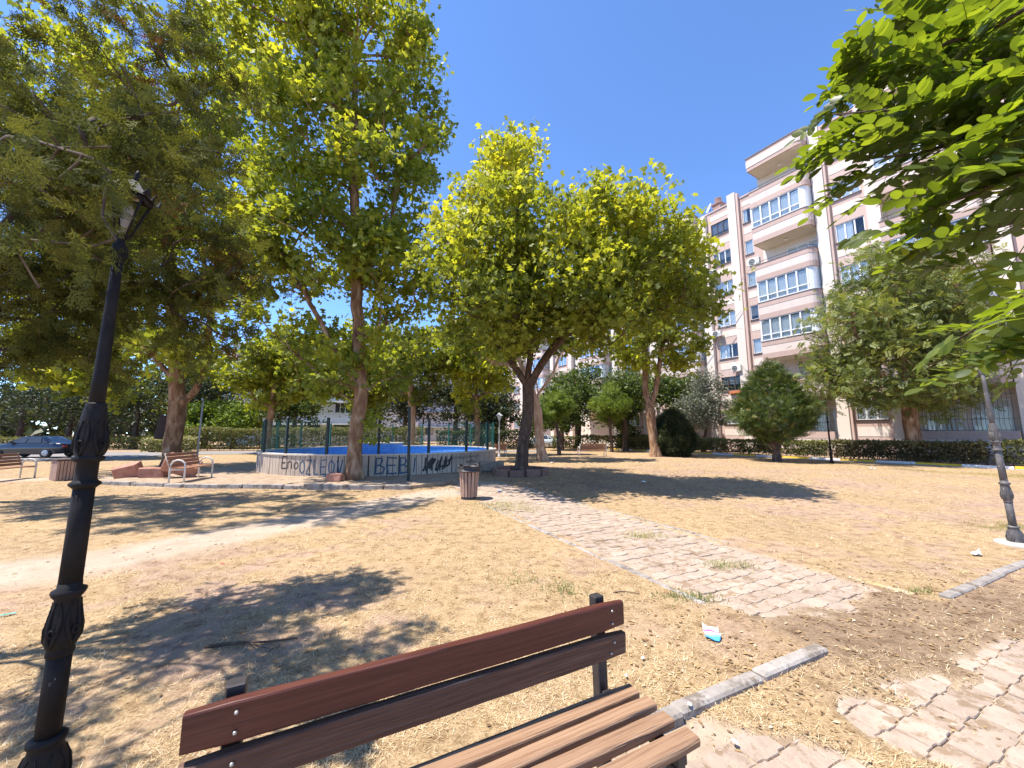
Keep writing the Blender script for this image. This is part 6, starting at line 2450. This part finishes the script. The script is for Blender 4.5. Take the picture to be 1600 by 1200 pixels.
sk.tube([(3.3, .7, -.05), (3.25, .72, .8), (3.15, .8, 1.7), (2.95, .97, 2.5), (2.9, 1.05, 3.2), (3.0, 1.3, 4.2)], [.15, .12, .11, .09, .07, .04], 10)
for tw in TW:
    a = Vector(tw[0])
    h0 = Vector((2.93, 1.0, max(1.9, min(3.9, a.z + .1))))
    pts = [h0, h0.lerp(a, .5) + Vector((0, 0, .06)), a] + [Vector(p) for p in tw[1:]]
    sk.tube(pts, list(np.linspace(.022, .0028, len(pts))), 6)
sk.v = [(x - LB[0], y - LB[1], z) for x, y, z in sk.v]
sk.build('trunk', BARK_GREY, loc_t)


def leaflet(L, W, n=6, cup=.18):
    vs = []
    for i in range(n + 1):
        u = i / n
        w = W * (math.sin(math.pi * min(1, u * .96 + .02)) ** .62)
        y = L * u
        zc = -.05 * L * u * u
        vs += [(-w, y, zc + cup * w), (0, y, zc), (w, y, zc + cup * w)]
    fs = []
    for i in range(n):
        a = 3 * i
        fs += [(a, a + 1, a + 4, a + 3), (a + 1, a + 2, a + 5, a + 4)]
    return vs, fs


def compound_leaf(seed):
    rg = random.Random(seed)
    mb = MB()
    npair = rg.choice((6, 7, 7, 8))
    L = 1.0
    T = []
    spine = [(0, L * u, -.14 * u * u) for u in np.linspace(0, 1, 8)]
    mb.tube(spine, [.008, .008, .007, .007, .006, .006, .005, .004], 4)
    T += [.8] * len(mb.v)
    def addl(pos, ang, s, roll):
        v, f = leaflet(.25 * s, .076 * s)
        M = Matrix.Translation(pos) @ Matrix.Rotation(ang, 4, 'Z') @ Matrix.Rotation(roll, 4, 'Y') @ Matrix.Rotation(rg.gauss(-.05, .16), 4, 'X')
        mb.add([M @ Vector(p) for p in v], f, True)
        T.extend([min(1, max(0, rg.gauss(.5, .2)))] * len(v))
    for i in range(npair):
        u = .16 + .80 * i / npair
        s = (1.0 - .22 * abs(u - .45) * 1.6) * rg.uniform(.9, 1.1)
        for sd_ in (-1, 1):
            addl((0, L * u, -.14 * u * u), -sd_ * rg.uniform(1.05, 1.3), s, sd_ * rg.uniform(-.1, .5))
    addl((0, L * .99, -.14), 0, .95, 0)
    me = mb.mesh('leaf', M_LOCUST)
    at_ = me.attributes.new('tint', 'FLOAT', 'POINT')
    at_.data.foreach_set('value', np.array(T, dtype=np.float32))
    return me


CL = [compound_leaf(k) for k in range(7)]
rg = random.Random(77)
nleaf_ = 0
for ti, tw in enumerate(TW):
    pts = [Vector(p) for p in tw]
    for si in range(len(pts) - 1):
        a, b = pts[si], pts[si + 1]
        d = (b - a)
        k = max(2, int(d.length / .036))
        for i in range(k):
            p = a + d * ((i + rg.random()) / k)
            dn = d.normalized()
            side = Vector((0, 0, 1)).cross(dn).normalized() * (1 if (i + si) % 2 else -1)
            ax = (dn * rg.uniform(.45, 1.0) + side * rg.uniform(.25, 1.0) + Vector((rg.gauss(-.1, .25), rg.gauss(0, .3), rg.uniform(-.35, .35)))).normalized()
            nrm = Vector((rg.gauss(-.25, .35), rg.gauss(0, .4), 1.0))
            nrm = (nrm - ax * nrm.dot(ax)).normalized()
            sx = ax.cross(nrm)
            s = rg.uniform(.20, .31) * (.85 if p.y < 1.2 else 1)
            if p.x < 1.63 and p.z > 2.2:
                continue
            if p.z > 2.2 and p.x + ax.x * s < 1.42:
                continue
            Mx = Matrix(((sx.x, ax.x, nrm.x), (sx.y, ax.y, nrm.y), (sx.z, ax.z, nrm.z))).to_4x4()
            o = put('leaf', CL[rg.randrange(7)], loc_t, (p.x - LB[0], p.y - LB[1], p.z), Mx.to_euler())
            o.scale = (s, s, s)
            nleaf_ += 1
            if nleaf_ >= 300:
                break

# the leaves beyond the three hundred that show largest
CLV = []
for me in CL:
    nv = len(me.vertices)
    co = np.zeros(nv * 3, dtype=np.float32)
    me.vertices.foreach_get('co', co)
    tv = np.zeros(nv, dtype=np.float32)
    me.attributes['tint'].data.foreach_get('value', tv)
    fc_ = [tuple(p.vertices) for p in me.polygons if len(p.vertices) == 4]
    CLV.append((co.reshape(-1, 3), np.array(fc_), tv))
rn = np.random.default_rng(78)
parts_ = []
for i in range(200):
    tw = TW[rn.choice(10, p=np.array([2, 2, 2, 1.5, .8, .3, .1, .15, 2, 1.5]) / 12.35)]
    k = rn.integers(0, 2) if rn.random() < .8 else 2
    k = min(k, len(tw) - 2)
    a, b = np.array(tw[k]), np.array(tw[k + 1])
    p = a + (b - a) * rn.random() + rn.normal(0, .09, 3) + np.array([.14, .12, .10])
    v, f, tv = CLV[rn.integers(0, 7)]
    ax = norm((np.array([-.7, .1, -.1]) + rn.normal(0, .6, 3))[None])[0]
    nr = np.array([-.2, 0, 1.0]) + rn.normal(0, .4, 3)
    nr = norm((nr - ax * nr.dot(ax))[None])[0]
    sx = np.cross(ax, nr)
    s = rn.uniform(.22, .32)
    parts_.append(((v[:, 0:1] * sx + v[:, 1:2] * ax + v[:, 2:3] * nr) * s + p - np.array(LB), f, tv))
V, F, T = cat3(parts_)
stuff(put('inner_leaves', mesh_np('inner_leaves', V, F, M_LOCUST, T, True), loc_t))

# ------------------------------------------------------------ litter on the ground
def crumple(name, label, loc, size, mat, seed, flat=.35, cat='litter', group=None):
    rg = random.Random(seed)
    n = 5
    vs = []
    for i in range(n):
        for j in range(n):
            vs.append(((i / (n - 1) - .5) * size[0] + rg.gauss(0, size[0] * .06), (j / (n - 1) - .5) * size[1] + rg.gauss(0, size[1] * .06), .006 + abs(rg.gauss(0, flat * min(size) * .5))))
    fs = [(i * n + j, i * n + j + 1, (i + 1) * n + j + 1, (i + 1) * n + j) for i in range(n - 1) for j in range(n - 1)]
    vs2 = [(x, y, z + .002) for x, y, z in vs]
    m = MB()
    m.add(vs, [f[::-1] for f in fs])
    m.add(vs2, fs)
    return tag(m.build(name, mat, None, loc, (0, 0, rg.random() * 3)), label, cat, group)


def packet_mat():
    m, n, l, out = nt('packet_print')
    b = n.new('ShaderNodeBsdfPrincipled')
    b.inputs['Roughness'].default_value = .35
    tc = n.new('ShaderNodeTexCoord')
    sp = n.new('ShaderNodeSeparateXYZ')
    l.new(tc.outputs['Object'], sp.inputs[0])
    no = n.new('ShaderNodeTexNoise')
    no.inputs['Scale'].default_value = 14
    l.new(tc.outputs['Object'], no.inputs['Vector'])
    mr = n.new('ShaderNodeMath')
    mr.operation = 'MULTIPLY_ADD'
    mr.inputs[1].default_value = 4.2
    mr.inputs[2].default_value = .5
    l.new(sp.outputs['X'], mr.inputs[0])
    ad = n.new('ShaderNodeMath')
    ad.operation = 'MULTIPLY_ADD'
    l.new(no.outputs['Fac'], ad.inputs[0])
    ad.inputs[1].default_value = .25
    l.new(mr.outputs[0], ad.inputs[2])
    r = ramp(n, [(.0, (.08, .35, .70)), (.30, (.20, .5, .75)), (.42, (.75, .72, .78)), (.62, (.78, .75, .78)), (.66, (.75, .12, .35)), (.76, (.78, .76, .78))], 'CONSTANT')
    l.new(ad.outputs[0], r.inputs[0])
    l.new(r.outputs[0], b.inputs['Base Color'])
    l.new(b.outputs[0], out.inputs['Surface'])
    return m


M_PAPER = surf('white_paper', [(0.70, 0.70, 0.70), (0.80, 0.80, 0.80)], rough=.7, scale=10)
crumple('snack_packet', 'crumpled white, pink and blue packet on the straw beside the path', (1.6, 3.3, .008), (.22, .12), packet_mat(), 1, .18)
crumple('crumpled_paper', 'white crumpled paper on the lawn near the leaning lamp post', (6.11, 5.3, .01), (.11, .08), M_PAPER, 2, .6)
crumple('crumpled_paper', 'small white paper between the litter bin and the dark trunk', (-.35, 10.9, .01), (.11, .09), M_PAPER, 3, .5)
crumple('crumpled_paper', 'white scrap in the tree shade right of the dark trunk', (4.3, 12.9, .01), (.16, .1), M_PAPER, 4, .4)
crumple('crumpled_paper', 'white scrap at the foot of the pale plane trunk', (2.15, 20.9, .01), (.25, .15), M_PAPER, 5, .5)
crumple('crumpled_paper', 'white scrap alone on the sunlit lawn before the slim black lamp', (16.2, 17.6, .01), (.2, .12), M_PAPER, 6, .4)
crumple('plastic_scrap', 'tiny red scrap on the straw left of the worn trail', (-3.55, 4.95, .008), (.035, .03), surf('red_plastic', [(0.5, 0.03, 0.03), (0.6, 0.05, 0.04)], rough=.4), 7, .3)
crumple('plastic_strip', 'turquoise plastic strip lying left of the near lamp post', (-4.45, 3.62, .008), (.09, .025), surf('turquoise_plastic', [(0.1, 0.45, 0.38), (0.15, 0.55, 0.45)], rough=.4), 8, .2)
for i, (x, y, s, lab) in enumerate(((1.02, 2.42, .035, 'white flake on the end of the kerb beside the bench'), (.93, 2.95, .03, 'white flake on the straw behind the right end of the bench'), (.75, 2.75, .025, 'smallest white flake close behind the bench post'), (1.15, 2.2, .03, 'white flake on the concrete beside the front bench leg'))):
    crumple('paper_flake', lab, (x, y, .012 if i else .05), (s, s * .6), M_PAPER, 20 + i, .4)
m = MB()
m.tube([(0, 0, .012), (.09, .012, .016), (.17, .008, .012), (.26, -.03, .01)], [.006, .0055, .005, .003], 6)
tag(m.build('dry_stick', BARK_DARK, None, (1.02, 4.1, 0)), 'thin dry stick on the straw left of the path', 'stick')
m = MB()
m.tube([(0, 0, .015), (.2, .05, .02), (.42, .06, .02), (.62, .13, .012)], [.012, .011, .008, .004], 6)
m.tube([(.3, .055, .02), (.4, -.02, .03), (.5, -.03, .02)], [.006, .005, .003], 5)
tag(m.build('dry_stick', BARK_DARK, None, (-2.3, 3.1, 0)), 'forked dead twig on the shaded straw left of the bench', 'stick')
